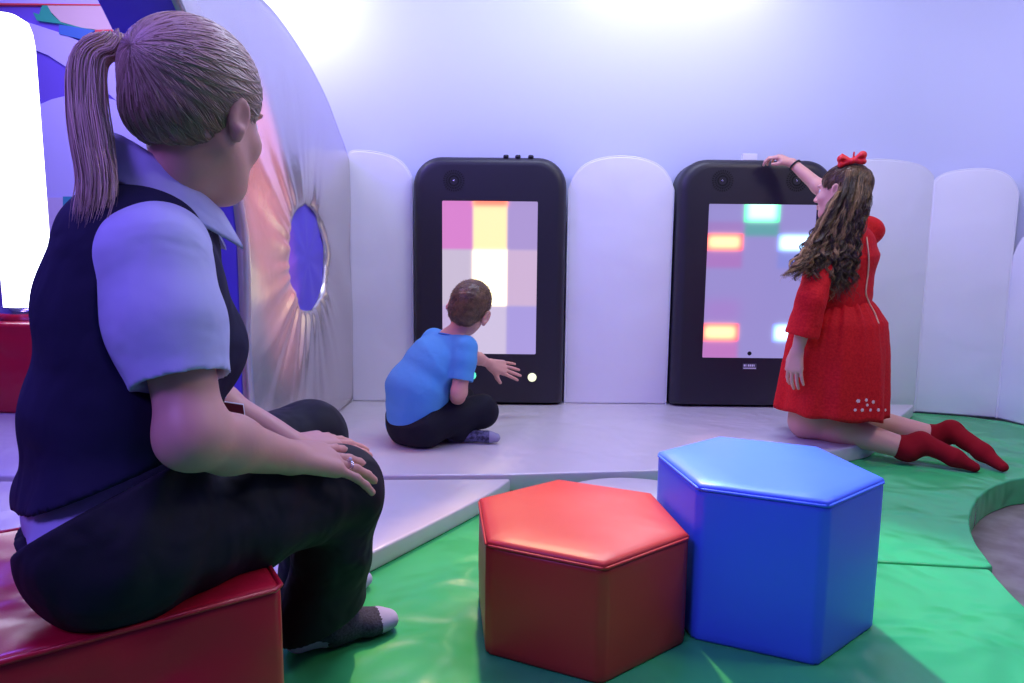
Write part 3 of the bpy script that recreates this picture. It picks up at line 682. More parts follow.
def woman():
    root = empty('person', (-.57, .88, .30), 'woman with a blonde ponytail in a dark waistcoat, sitting on the red seat', 'person')
    A = lambda x, y, Y: at(x, y, Y)
    tf = norm(V(.80, .60, 0)); tl = norm(V(-.60, .80, 0)); tr = -tl
    pel = V(-.558, .915, .395); mid = V(-.553, .925, .53); chest = V(-.540, .955, .68); upb = V(-.552, .965, .765)
    hc = A(199, 116, .985); hf = norm(V(.29, .95, -.10)); hu = norm(V(.10, .10, 1)); HS = 1.0
    neck0 = V(-.520, .995, .830); neck1 = hc-V(0, 0, .06)-hf*.02
    shR = V(-.458, .864, .750); shL = V(-.665, 1.125, .785)
    elR = A(193, 436, .80); wrR = A(288, 457, .955)
    elL = V(-.60, 1.16, .53); wrL = A(292, 446, 1.12)
    hipR = V(-.515, .815, .375); knR = V(-.306, 1.128, .345); anR = V(-.372, 1.205, .072)
    hipL = V(-.635, .965, .375); knL = V(-.415, 1.310, .385); anL = V(-.428, 1.332, .078)
    # ---- body: one continuous surface
    F = Field((-.84, .66, -.005), (-.10, 1.52, 1.12), .0034)
    P, fr, M = add_head(F, hc, hf, hu, HS)
    F.chain([neck0-V(.0, .0, .05), neck0, neck1], [.054, .049, .047], .015)
    F.cone(neck0-V(0, 0, .035), shR-V(0, 0, .0), .046, .044, .03); F.cone(neck0-V(0, 0, .035), shL, .046, .044, .03)
    F.chain([pel, mid, chest, upb], [.084, .088, .090, .078], .05, lat=tl, sq=1.4)
    for a, e, w in ((shR, elR, wrR), (shL, elL, wrL)):
        F.cone(a, e, .046, .037, .03); F.ell(e, (.037, .037, .037), None, .03)
        m = e+(w-e)*.35; F.chain([e, m, w], [.036, .037, .0255], .02)
    # right hand lies over the knee, left hand under it
    dR = norm(A(350, 462, 1.060)-wrR); BK = V(-.30, -.74, .60); PR = add_hand(F, wrR+dR*.004, dR, BK, 1.06, -1, spread=.34, thumb=(.35, .45), curls=[.10, .12, .14, .18], drop=-.05)
    dL = norm(A(346, 440, 1.22)-wrL); add_hand(F, wrL+dL*.004, dL, V(.05, -.35, .9), .96, 1, spread=.12, thumb=(.3, .4), curls=[.14, .14, .14, .16])
    for h, k_, a in ((hipR, knR, anR), (hipL, knL, anL)):
        F.chain([h, k_, a], [.070, .046, .028], .03)
        fd = norm(V(.86, .50, 0)) if a is anR else norm(V(.6, .8, 0)); heel = a-V(0, 0, .040)
        F.cone(heel-fd*.02+V(0, 0, .008), heel+fd*.10, .022, .014, .01)
    F.cone(pel, hipR, .075, .072, .03); F.cone(pel, hipL, .075, .072, .03)
    F.disp(lambda Q: .0007*wob(Q, 60, 2))
    smooth_mod(link('body', F.mesh(), M_skin, root), 2)
    add_eyes(P, fr, HS, root)
    # nails on the right hand rest in the mesh; two rings
    dd, bb = dR, norm(BK); bb = norm(bb-dd*(bb@dd)); tt = -np.cross(dd, bb)
    rc = PR(-.0135, .101, .0005); rd = norm(dd*math.cos(.15)-tt*math.sin(.15)-bb*.2); ru = norm(np.cross(rd, bb)); rb = np.cross(ru, rd)
    for off, rad in ((0, .0013), (.0042, .0011)):
        ring = [rc+rd*off+.0100*(math.cos(t)*ru+math.sin(t)*rb) for t in np.linspace(0, 2*PI, 24, endpoint=False)]
        o = link('ring', tubes_mesh([(ring, rad, True)], 6), M_metal, root); o['label'] = 'silver ring'
    st = link('ring_stone', bm_mesh(sphere_bm(tuple(rc+bb*.012), .0034, 8)), mat('clear_stone', (.9, .9, 1), .05, metal=.6), o)
    # ---- shirt: short sleeves, collar and the strip under the waistcoat
    M_shirt = mat('lilac_shirt', (.50, .50, .80), .75, bumps=[(14, .5, .015, 'folds')], bump=(900, .25, .0006, 'noise'))
    F = Field((-.86, .66, .30), (-.22, 1.34, 1.0), .0034)
    F.chain([pel+V(0, 0, -.01), mid, chest, upb], [.112, .096, .100, .086], .05, lat=tl, sq=1.42)
    F.cone(neck0-V(0, 0, .035), shR-V(0, 0, .004), .050, .050, .05); F.cone(neck0-V(0, 0, .035), shL, .056, .050, .05)
    F.cone(pel, hipR, .096, .090, .03); F.cone(pel, hipL, .096, .090, .03)
    G = Field((-.86, .66, .30), (-.22, 1.34, 1.0), .0034)
    for a, e in ((shR, elR), (shL, elL)):
        d = norm(e-a); q = a+d*.143
        G.chain([a-tf*.008, a+d*.09-tf*.004, q+d*.05], [.062, .064, .057], .03)
    for Z in (F, G): Z.disp(lambda Q: .0024*wob(Q*V(1, 1, .5), 22, 5)+.0016*np.sin(Q@norm(V(.8, .2, .5))*95+2.5*wob(Q, 10, 2))*np.clip(wob(Q, 12, 8)+.1, 0, 1))
    for a, e in ((shR, elR), (shL, elL)):       # cut each sleeve square and hollow it round the arm
        d = norm(e-a); q = a+d*.143
        G.cone(q+d*.118, q+d*.20, .11, .11, .002, op='sub'); G.cone(q-d*.03, q+d*.10, .046, .050, .003, op='sub')
    F.merge(G, .02)
    F.cone(neck0+V(0, 0, .01), neck1+V(0, 0, .04), .058, .062, .006, op='sub')
    shirt = smooth_mod(link('shirt', F.mesh(), M_shirt, root), 2)
    # collar: a turned-down band
    ang = np.linspace(-2.65, 2.65, 40); cx = neck0+V(0, 0, .040)+tf*.004; Vv = []; n = len(ang)
    m_r = [(.000, -.010), (.003, .0), (.35, .0), (1., .0), (1.0, -.007), (.35, -.010), (.05, -.018)]
    prof = m_r
    for a in ang:
        dd_ = tf*math.cos(a+PI)+tl*math.sin(a+PI); bk = .5+.5*math.cos(a); ft = 1-bk
        T = cx+dd_*(.064+.004*abs(math.sin(a)))+V(0, 0, -.045+.100*bk); E = cx+dd_*(.096+.012*ft**3)+V(0, 0, -.105+.105*bk)
        for (k_, z_) in prof: Vv.append(T+(E-T)*k_+V(0, 0, z_+.012*math.sin(PI*min(1, k_))))
    m_ = len(prof); Q = [(i*m_+j, i*m_+(j+1) % m_, (i+1)*m_+(j+1) % m_, (i+1)*m_+j) for i in range(n-1) for j in range(m_)]
    me = mesh_np(Vv, Q+[tuple(range(m_)), tuple(range((n-1)*m_, n*m_))[::-1]]); 
    link('collar', me, M_shirt, shirt)
    # ---- waistcoat
    M_vest = mat('dark_waistcoat', (.014, .012, .045), .8, spec=.2, bumps=[(12, .5, .02, 'folds')], bump=(700, .2, .0008, 'noise'))
    F = Field((-.90, .66, .34), (-.26, 1.34, .95), .0045)
    F.chain([pel+V(0, 0, -.02)-tf*.004, mid-tf*.006, chest-tf*.004, upb], [.113, .107, .112, .097], .05, lat=tl, sq=1.40)
    F.cone(pel+V(0, 0, .02), hipR+V(0, 0, .02), .104, .099, .04); F.cone(pel+V(0, 0, .02), hipL+V(0, 0, .02), .104, .099, .04)
    F.ell(chest+tf*.062-V(0, 0, .07), (.082, .082, .082), None, .05)
    F.cone(neck0-V(0, 0, .04)-tf*.01, shR+tl*.055+V(0, 0, .000), .060, .046, .05); F.cone(neck0-V(0, 0, .04)-tf*.01, shL+tr*.055+V(0, 0, .004), .063, .052, .05)
    F.disp(lambda Q: .0030*wob(Q*V(1, 1, 1.6), 22, 9)+.0012*wob(Q, 60, 3))
    for sh, l, e in ((shR, tr, elR), (shL, tl, elL)):       # armholes
        ah = sh+V(0, 0, -.05); F.ell(ah+l*.075, (.095, .095, .135), np.stack([l, tf, V(0, 0, 1)], 1), .006, 'sub')
    F.cone(neck0+V(0, 0, .022), neck1+V(0, 0, .05), .066, .090, .006, op='sub')
    F.cone(neck0+tf*.03+V(0, 0, .01), chest+tf*.16+V(0, 0, .06), .05, .012, .01, op='sub')
    F.plane(pel-tf*.12+V(0, 0, .016), norm(tf*.30+tr*.22-V(0, 0, 1)), .004)
    vest = smooth_mod(link('waistcoat', F.mesh(), M_vest, root), 2)
    pip = [neck0+V(0, 0, .010+.030*math.cos(a))+(tf*math.cos(a+PI)+tl*math.sin(a+PI))*(.093) for a in np.linspace(-1.9, 1.9, 30)]
    # ---- trousers
    M_tr = mat('black_trousers', (.009, .009, .018), .72, spec=.3, bumps=[(11, .8, .03, 'folds')], bump=(600, .2, .0008, 'noise'))
    F = Field((-.90, .66, -.004), (-.14, 1.56, .50), .0048)
    F.cone(pel+V(0, 0, .08), pel+V(0, 0, -.005), .118, .112, .03, lat=tl, sq=1.44)
    F.cone(pel-V(0, 0, .01), hipR, .100, .092, .05); F.cone(pel-V(0, 0, .01), hipL, .100, .092, .05)
    F.cone(pel-V(0, 0, .022)-tf*.030+tr*.05, pel-V(0, 0, .022)-tf*.03+tl*.05, .080, .080, .05)
    hemR = V(-.362, 1.200, .085); hemL = V(-.418, 1.350, .085)
    F.chain([hipR, hipR*.5+knR*.5, knR], [.094, .086, .076], .03); F.chain([knR, knR*.5+hemR*.5+V(.004, .0, 0), hemR], [.073, .068, .078], .02); F.cone(hemR, hemR-V(0, 0, .12), .078, .084, .02)
    F.chain([hipL, hipL*.5+knL*.5, knL], [.094, .086, .076], .03); F.chain([knL, knL*.5+hemL*.5, hemL], [.073, .068, .074], .02); F.cone(hemL, hemL-V(0, 0, .12), .074, .078, .02)
    kd = norm(knR-hipR)
    def folds(Q):
        w = np.exp(-((Q-(hipR+V(.06, .06, .05)))**2).sum(1)/.02); s_ = (Q@norm(V(.6, .75, -.45)))
        w2 = np.exp(-((Q-(knR-V(.02, .01, .09)))**2).sum(1)/.012)
        return .0035*wob(Q*V(1, 1, .7), 20, 4)+.005*w*np.sin(s_*75+2*wob(Q, 9, 1))+.005*w2*np.sin(Q@norm(V(.3, .5, .8))*70+2*wob(Q, 9, 3))
    F.disp(folds)
    F.plane(V(-.362, 1.2, .058), norm(V(.42, .05, -1)), .004); P0 = pel-tf*.12; F.cutfn(lambda Q: -(Q[..., 2]-(P0[2]-.040+.42*((Q-P0)@tf)+.42*np.maximum((Q-P0)@tr, 0)+1.2*np.maximum((Q-P0)@tl, 0)*((Q-P0)@tf > .06))))
    for h_, k_ in ((hemR, knR), (hemL, knL)): F.cone(h_-V(0, 0, .12), h_+V(0, 0, -.01), .066, .058, .006, op='sub')
    F.plane(V(-.62, .95, .2935), V(0, 0, -1), .004) if False else None
    tr_ = smooth_mod(link('trousers', F.mesh(), M_tr, root), 2)
    # belt loop and belt along the waist at the back
    bl = [pel+V(0, 0, .060)+tf*math.cos(a)*.125+tl*math.sin(a)*.172+V(0, 0, .012*math.cos(a)) for a in np.linspace(0, 2*PI, 40, endpoint=False)]
    # ---- socks: speckled dark with grey heel and toe
    M_sock = mat('speckled_sock', (.018, .018, .04), .85, colvar=((.05, .05, .09), 260), bump=(600, .3, .0008, 'noise')); M_toe = mat('grey_sock_patch', (.40, .38, .60), .85, bump=(600, .3, .0008, 'noise'))
    for side, a, fd in (('R', anR, norm(V(.86, .50, 0))), ('L', anL, norm(V(.6, .8, 0)))):
        F = Field(tuple(a-V(.20, .20, .08)), tuple(a+V(.24, .24, .10)), .0032); g = V(a[0], a[1], 0)
        lat = np.cross(fd, V(0, 0, 1))
        F.cone(a+V(0, 0, .05), a-V(0, 0, .01), .037, .036, .02)
        F.cone(g-fd*.036+V(0, 0, .031), g+fd*.05+V(0, 0, .036), .030, .034, .02)
        F.cone(g+fd*.03+V(0, 0, .034), g+fd*.118+V(0, 0, .024), .033, .022, .02, lat=lat, sq=1.3)
        F.cone(g+fd*.10+V(0, 0, .023)+lat*.01, g+fd*.142+V(0, 0, .021)+lat*.006, .022, .018, .015, lat=lat, sq=1.4)
        F.disp(lambda Q: .0008*wob(Q, 70, 2)); F.plane(V(0, 0, .0015), V(0, 0, -1), .004)
        me = F.mesh(); o = link('sock', me, [M_sock, M_toe], root); co_ = np.zeros(len(me.vertices)*3); me.vertices.foreach_get('co', co_); co_ = co_.reshape(-1, 3)
        s_ = (co_-g)@fd; z_ = co_[:, 2]; tv = (s_ > .116) | ((s_ < .012) & (z_ < .034-.3*np.maximum(0, s_+.02)))
        mi = np.array([1 if tv[list(p.vertices)].all() else 0 for p in me.polygons], np.int32); me.polygons.foreach_set('material_index', mi)
        smooth_mod(o, 1); o['label'] = 'dark speckled sock with grey heel and toe'
    # ---- hair: swept back into a high ponytail
    M_hair = hair_mat('blonde_hair', (.20, .11, .08), (.85, .60, .48))
    r, f, u = fr; s = HS
    F = Field(tuple(hc-.17), tuple(hc+.17), .0032)
    F.ell(P(0, -.014, .040), s*V(.082, .104, .090), M, .01); F.ell(P(0, -.045, -.014), s*V(.066, .064, .050), M, .02)
    # hairline: cut away face, round the ears and the nape
    F.ell(P(0, .112, -.020), s*V(.090, .072, .090), M, .008, 'sub'); F.ell(P(0, .05, -.115), s*V(.12, .095, .085), M, .012, 'sub')
    for sd in (-1, 1): F.ell(P(sd*.088, .004, -.018), s*V(.030, .030, .036), M, .01, 'sub')
    F.ell(P(0, -.03, -.150), s*V(.12, .12, .096), M, .01, 'sub')
    base = P(-.004, -.108, .052)
    def groove(Q):
        q = Q-base; a = np.arctan2(q@r, q@u-.2*(q@f)); return .0010*np.sin(a*36+1.5*wob(Q, 20, 2))*np.clip(np.linalg.norm(q, axis=1)/.06, 0, 1)
    F.disp(groove); me = F.mesh(); 
    co_ = np.zeros(len(me.vertices)*3); me.vertices.foreach_get('co', co_); co_ = co_.reshape(-1, 3); q = co_-base; a = np.arctan2(q@r, q@u)
    h_ = (co_-hc)@u
    set_tone(me, np.clip(.30+.14*np.sin(a*24+2*wob(co_, 12, 1))*np.sin(a*61)+3.4*(h_-.03), 0, .9)); hair = smooth_mod(link('hair', me, M_hair, root), 1)
    rg = np.random.default_rng(5); paths, rads = comb(me, base, 3600, .085, rg, lift=.0004)
    me = strands(paths, rads); tv_ = []
    for p in paths: tv_ += [float(np.clip(.42+.16*rg.standard_normal()+3.6*((p[0]-hc)@u-.03), .05, 1))]*(len(p)*3)
    set_tone(me, tv_); link('hair_strands', me, M_hair, hair)
    # ponytail
    pp = [base+f*.010, A(128, 50, .99), A(108, 45, .97), A(88, 62, .95), A(87, 108, .93), A(93, 150, .90), A(97, 190, .87), A(86, 234, .85)]
    cen = spline(pp, 26); tg = np.gradient(cen, axis=0); tg /= np.linalg.norm(tg, axis=1)[:, None]
    wd = np.interp(np.linspace(0, 1, 26), [0, .08, .25, .45, .7, .9, 1], [.012, .018, .027, .032, .034, .030, .020])
    ax1 = np.array([norm(np.cross(g, V(.45, .89, 0))) for g in tg]); ax2 = np.cross(tg, ax1); paths, rads = [], []
    for i in range(1500):
        rr_ = math.sqrt(rg.uniform()); a_ = rg.uniform(0, 2*PI); ph = rg.uniform(0, 6.28); e_ = rg.uniform(.72, 1.0) if rg.uniform() < .7 else rg.uniform(.5, .85); n_ = 24
        t = np.linspace(0, e_, n_); ctr = np.stack([np.interp(t, np.linspace(0, 1, 26), cen[:, j]) for j in range(3)], 1); w_ = np.interp(t, np.linspace(0, 1, 26), wd)
        a1 = np.stack([np.interp(t, np.linspace(0, 1, 26), ax1[:, j]) for j in range(3)], 1); a2 = np.stack([np.interp(t, np.linspace(0, 1, 26), ax2[:, j]) for j in range(3)], 1)
        sp = 1+.35*t*rg.uniform(-.6, 1)+1.6*np.maximum(0, t-.75)*rg.uniform(0, 2)
        pts = ctr+a1*(rr_*math.cos(a_)*w_*sp*.85+.0025*np.sin(t*8+ph))[:, None]+a2*(rr_*math.sin(a_)*w_*.62+.002*np.sin(t*7+ph*2))[:, None]
        paths.append(pts); rads.append(rg.uniform(.0006, .0012))
    me = strands(paths, rads); strand_tones(me, paths, lo=.30, hi=1, seed=4); link('ponytail', me, M_hair, root)
    tie = [cen[1]+.015*(math.cos(t)*ax1[1]+math.sin(t)*ax2[1]) for t in np.linspace(0, 2*PI, 20, endpoint=False)]
    link('hair_tie', tubes_mesh([(tie, .004, True)], 8), mat('dark_elastic', (.02, .02, .04), .7), root)
    # ---- lanyard card and clip hanging at the waist
    M_card = mat('red_card', (.16, .01, .02), .4); M_lan = mat('black_strap', (.01, .01, .015), .6)
    c0 = A(216, 398, 1.02); c1_ = A(221, 388, 1.02)
    ln = link('lanyard', tubes_mesh([(spline([A(226, 372, 1.03), A(219, 384, 1.02), A(214, 396, 1.01)], 8), .0045)], 6), M_lan, root)
    ring = [A(218, 397, 1.02)+.011*(math.cos(t)*V(.9, .3, 0)+math.sin(t)*V(0, 0, 1)) for t in np.linspace(0, 2*PI, 20, endpoint=False)]
    link('clip', tubes_mesh([(ring, .0018, True)], 6), M_metal, ln)
    q = [A(214, 401, 1.03), A(243, 405, 1.055), A(246, 428, 1.055), A(216, 420, 1.03)]; bm = bmesh.new()
    nn = norm(np.cross(q[1]-q[0], q[3]-q[0])); a_ = [bm.verts.new(tuple(p)) for p in q]; b_ = [bm.verts.new(tuple(p+nn*.002)) for p in q]
    bm.faces.new(a_); bm.faces.new(b_[::-1]); [bm.faces.new((a_[i], b_[i], b_[(i+1) % 4], a_[(i+1) % 4])) for i in range(4)]
    cd = link('name_card', bm_mesh(bm), M_card, ln, smooth=False)
    link('card_edge', tubes_mesh([([q[0]+nn*.003, q[1]+nn*.003, q[2]+nn*.003], .0022)], 6), mat('card_white', (.7, .65, .75), .5), cd)
woman()
def bvh_of(*objs):
    Vv, Q, o = [], [], 0
    for ob in objs:
        off = Vector((0, 0, 0)); p = ob
        while p is not None: off = off+p.location; p = p.parent
        Vv += [v.co+off for v in ob.data.vertices]; Q += [[i+o for i in f.vertices] for f in ob.data.polygons]; o += len(ob.data.vertices)
    return BVHTree.FromPolygons(Vv, Q)
def surf(b, x, y, out=.002):        # the point of a surface seen at a place of the photograph, with its normal
    d = Vector(ray(x, y)).normalized(); h = b.ray_cast(Vector((0, 0, CAMH)), d)
    if h[0] is None: return None, None
    n = h[1] if h[1].dot(d) < 0 else -h[1]; return np.array(h[0]+n*out), np.array(n)

def boy():
    A = at
    root = empty('person', (-.33, 2.50, .062), 'small boy in a blue T-shirt sitting cross-legged, reaching to the console', 'person')
    tf = norm(V(.72, .69, 0)); tr = norm(V(.69, -.72, 0)); tl = -tr
    hc = A(469, 309, 2.50); hf = norm(V(.26, .96, -.12)); hu = norm(V(.42, .06, 1)); s = .92
    pel = V(-.368, 2.455, .150); mid = V(-.356, 2.460, .27); chest = V(-.285, 2.480, .375)
    neck0 = A(450, 337, 2.485); neck1 = hc-V(.0, 0, .05)-hf*.018
    shR = neck0+tr*.092-V(0, 0, .030); shL = neck0+tl*.10-V(0, 0, .02)
    elR = A(459, 392, 2.375); wrR = V(-.215, 2.50, .205)
    elL = A(471, 355, 2.66); wrL = A(490, 364, 2.79)
    hipR = V(-.325, 2.40, .145); knR = V(-.115, 2.50, .175); anR = V(-.30, 2.60, .105)
    hipL = V(-.385, 2.50, .145); knL = V(-.22, 2.74, .165); anL = V(-.20, 2.46, .105)
    F = Field((-.52, 2.22, .04), (.08, 2.98, .74), .003)
    P, fr, M = add_head(F, hc, hf, hu, s, 1)
    F.chain([neck0-V(0, 0, .03), neck0, neck1], [.042, .034, .034], .02)
    F.cone(neck0-V(0, 0, .02), shR, .032, .030, .03); F.cone(neck0-V(0, 0, .02), shL, .032, .030, .03)
    F.chain([pel, mid, chest, neck0-V(0, 0, .05)], [.066, .066, .066, .045], .04, lat=tl, sq=1.35)
    F.chain([shR, elR], [.034, .029], .02); F.chain([elR, elR*.6+wrR*.4, wrR], [.029, .027, .018], .015)
    F.chain([shL, elL], [.034, .027], .02); F.chain([elL, elL*.6+wrL*.4, wrL], [.027, .025, .018], .015)
    dL = norm(A(521, 373, 2.86)-wrL); add_hand(F, wrL, dL, V(.05, -.85, .45), .90, 1, spread=.13, thumb=(.85, .1), curls=[.05, .04, .05, .06], k=.003)
    dR = norm(V(-.08, .55, -.22)); add_hand(F, wrR, dR, V(.1, .1, 1), .72, -1, spread=.1, curl=.3)
    F.chain([hipR, knR, anR], [.055, .038, .027], .03); F.chain([hipL, knL, anL], [.055, .038, .027], .03)
    smooth_mod(link('body', F.mesh(), M_skin, root), 2); add_eyes(P, fr, s, root)
    # T-shirt
    M_t = mat('blue_tshirt', (.09, .33, .70), .8, spec=.3, bumps=[(26, .35, .008, 'folds')], bump=(900, .2, .0006, 'noise'))
    F = Field((-.54, 2.22, .08), (-.04, 2.75, .56), .0032)
    F.chain([pel+V(-.005, 0, -.012), mid-tf*.006, chest-tf*.008, neck0-V(0, 0, .055)], [.096, .094, .085, .062], .05, lat=tl, sq=1.32)
    F.cone(pel+tf*.045+V(0, 0, .02), chest+tf*.02, .078, .070, .05)
    F.cone(neck0-V(0, 0, .033), shR-V(0, 0, .002), .045, .043, .03); F.cone(neck0-V(0, 0, .033), shL, .045, .043, .03)
    G = Field((-.54, 2.22, .08), (-.04, 2.75, .56), .0032)
    for a, e in ((shR, elR), (shL, elL)):
        d = norm(e-a); G.chain([a, a+d*.05, a+d*.145], [.043, .046, .045], .02)
    def fold(Q):
        t = (Q[:, 2]-.1); return .0008*wob(Q*V(1, 1, .8), 30, 5)+.0020*np.sin(Q@norm(V(.55, .2, .8))*80+3*wob(Q, 9, 2))*np.clip(wob(Q, 14, 8)+.2, 0, 1)
    F.disp(fold); G.disp(fold)
    for a, e in ((shR, elR), (shL, elL)):
        d = norm(e-a); q = a+d*.115; G.cone(q+d*.10, q+d*.16, .10, .10, .002, op='sub'); G.cone(q-d*.02, q+d*.08, .034, .036, .003, op='sub')
    F.merge(G, .015)
    F.cone(neck0+V(0, 0, .018), neck1+V(0, 0, .05), .040, .06, .004, op='sub')
    F.plane(pel-V(0, 0, .044), norm(tf*.10-V(0, 0, 1)), .004)
    sh = smooth_mod(link('t_shirt', F.mesh(), M_t, root), 2)
    ring = [neck0+V(0, 0, .004)+(tf*math.cos(t)+tl*math.sin(t)*1.05)*.0415-V(0, 0, .012*math.cos(t)) for t in np.linspace(0, 2*PI, 32, endpoint=False)]
    link('neck_band', tubes_mesh([(ring, .0042, True)], 8), mat('blue_rib', (.03, .22, .62), .8), sh)
    # trousers
    M_tr = mat('dark_trousers', (.010, .010, .018), .75, spec=.2, bumps=[(26, .4, .008, 'folds')], bump=(700, .2, .0006, 'noise'))
    F = Field((-.54, 2.26, .055), (.02, 2.88, .30), .0034)
    F.cone(pel+V(0, 0, .01), pel-V(0, 0, .02), .100, .098, .03, lat=tl, sq=1.32); F.cone(pel, hipR, .08, .078, .04); F.cone(pel, hipL, .08, .078, .04)
    F.chain([hipR, knR, anR], [.078, .062, .044], .025); F.chain([hipL, knL, anL], [.078, .060, .044], .025)
    F.disp(lambda Q: .003*wob(Q, 30, 6)); F.plane(V(0, 0, .064), V(0, 0, -1), .006); F.plane(pel-tf*.1+V(0, 0, -.008), norm(V(0, 0, 1)-tf*.75), .006)
    smooth_mod(link('trousers', F.mesh(), M_tr, root), 2)
    M_sk = mat('patterned_sock', (.03, .03, .06), .85, colvar=((.14, .13, .25), 90)); M_g = mat('grey_sock_toe', (.30, .28, .40), .85)
    for a, fd in ((anL, norm(V(.95, -.10, 0))), (anR, norm(V(-.7, .5, 0)))):
        F = Field(tuple(a-V(.22, .22, .06)), tuple(a+V(.24, .22, .10)), .003); g = V(a[0], a[1], .064)
        F.cone(a, g-fd*.02+V(0, 0, .028), .031, .028, .02); F.cone(g-fd*.02+V(0, 0, .028), g+fd*.12+V(0, 0, .022), .029, .021, .015)
        F.cone(g+fd*.11+V(0, 0, .022), g+fd*.142+V(0, 0, .020), .022, .018, .01); F.plane(V(0, 0, .0625), V(0, 0, -1), .004)
        me = F.mesh(); o = link('sock', me, [M_sk, M_g], root); co_ = np.zeros(len(me.vertices)*3); me.vertices.foreach_get('co', co_); co_ = co_.reshape(-1, 3); tv = ((co_-g)@fd) > .118
        me.polygons.foreach_set('material_index', np.array([1 if tv[list(p.vertices)].all() else 0 for p in me.polygons], np.int32)); smooth_mod(o, 1)
    # cropped hair
    M_h = hair_mat('short_brown_hair', (.05, .026, .016), (.34, .19, .09)); r, f, u = fr
    F = Field(tuple(hc-.14), tuple(hc+.14), .0026); cw = 1.05
    F.ell(P(0, -.014, .032), s*V(.078*cw, .098, .088*cw), M, .01); F.ell(P(0, -.050, -.022), s*V(.062, .055, .050), M, .02)
    F.ell(P(0, .112, -.030), s*V(.092, .070, .095), M, .006, 'sub'); F.ell(P(0, .045, -.115), s*V(.12, .095, .078), M, .01, 'sub')
    for sd in (-1, 1): F.ell(P(sd*.092, .000, -.008), s*V(.034, .030, .040), M, .006, 'sub')
    F.ell(P(0, -.03, -.155), s*V(.12, .12, .085), M, .008, 'sub'); F.disp(lambda Q: .0010*wob(Q, 260, 3)+.0006*wob(Q, 500, 5))
    me = F.mesh(); co_ = np.zeros(len(me.vertices)*3); me.vertices.foreach_get('co', co_); co_ = co_.reshape(-1, 3); set_tone(me, np.clip(.3+.2*wob(co_, 120, 1)+.15*wob(co_, 300, 4), 0, 1))
    hair = smooth_mod(link('hair', me, M_h, root), 1)
    rg = np.random.default_rng(9); no = np.zeros(len(co_)*3); me.vertices.foreach_get('normal', no); no = no.reshape(-1, 3); idx = rg.choice(len(co_), 5200); paths, rads = [], []
    crown = P(0, -.07, .11)
    for i in idx:
        p, n_ = co_[i], no[i]
        if np.dot(n_, p-hc) < 0: continue
        t = p-crown; t = t-n_*(t@n_); t = t/(np.linalg.norm(t)+1e-6); d = norm(n_*.45+t*.9+rg.standard_normal(3)*.18); L = rg.uniform(.006, .012)
        paths.append(np.array([p-n_*.001, p+d*L*.5, p+d*L*.9-n_*.001])); rads.append(.00045)
    me = strands(paths, rads); strand_tones(me, paths, lo=.1, hi=1, seed=6); link('cropped_strands', me, M_h, hair)
boy()

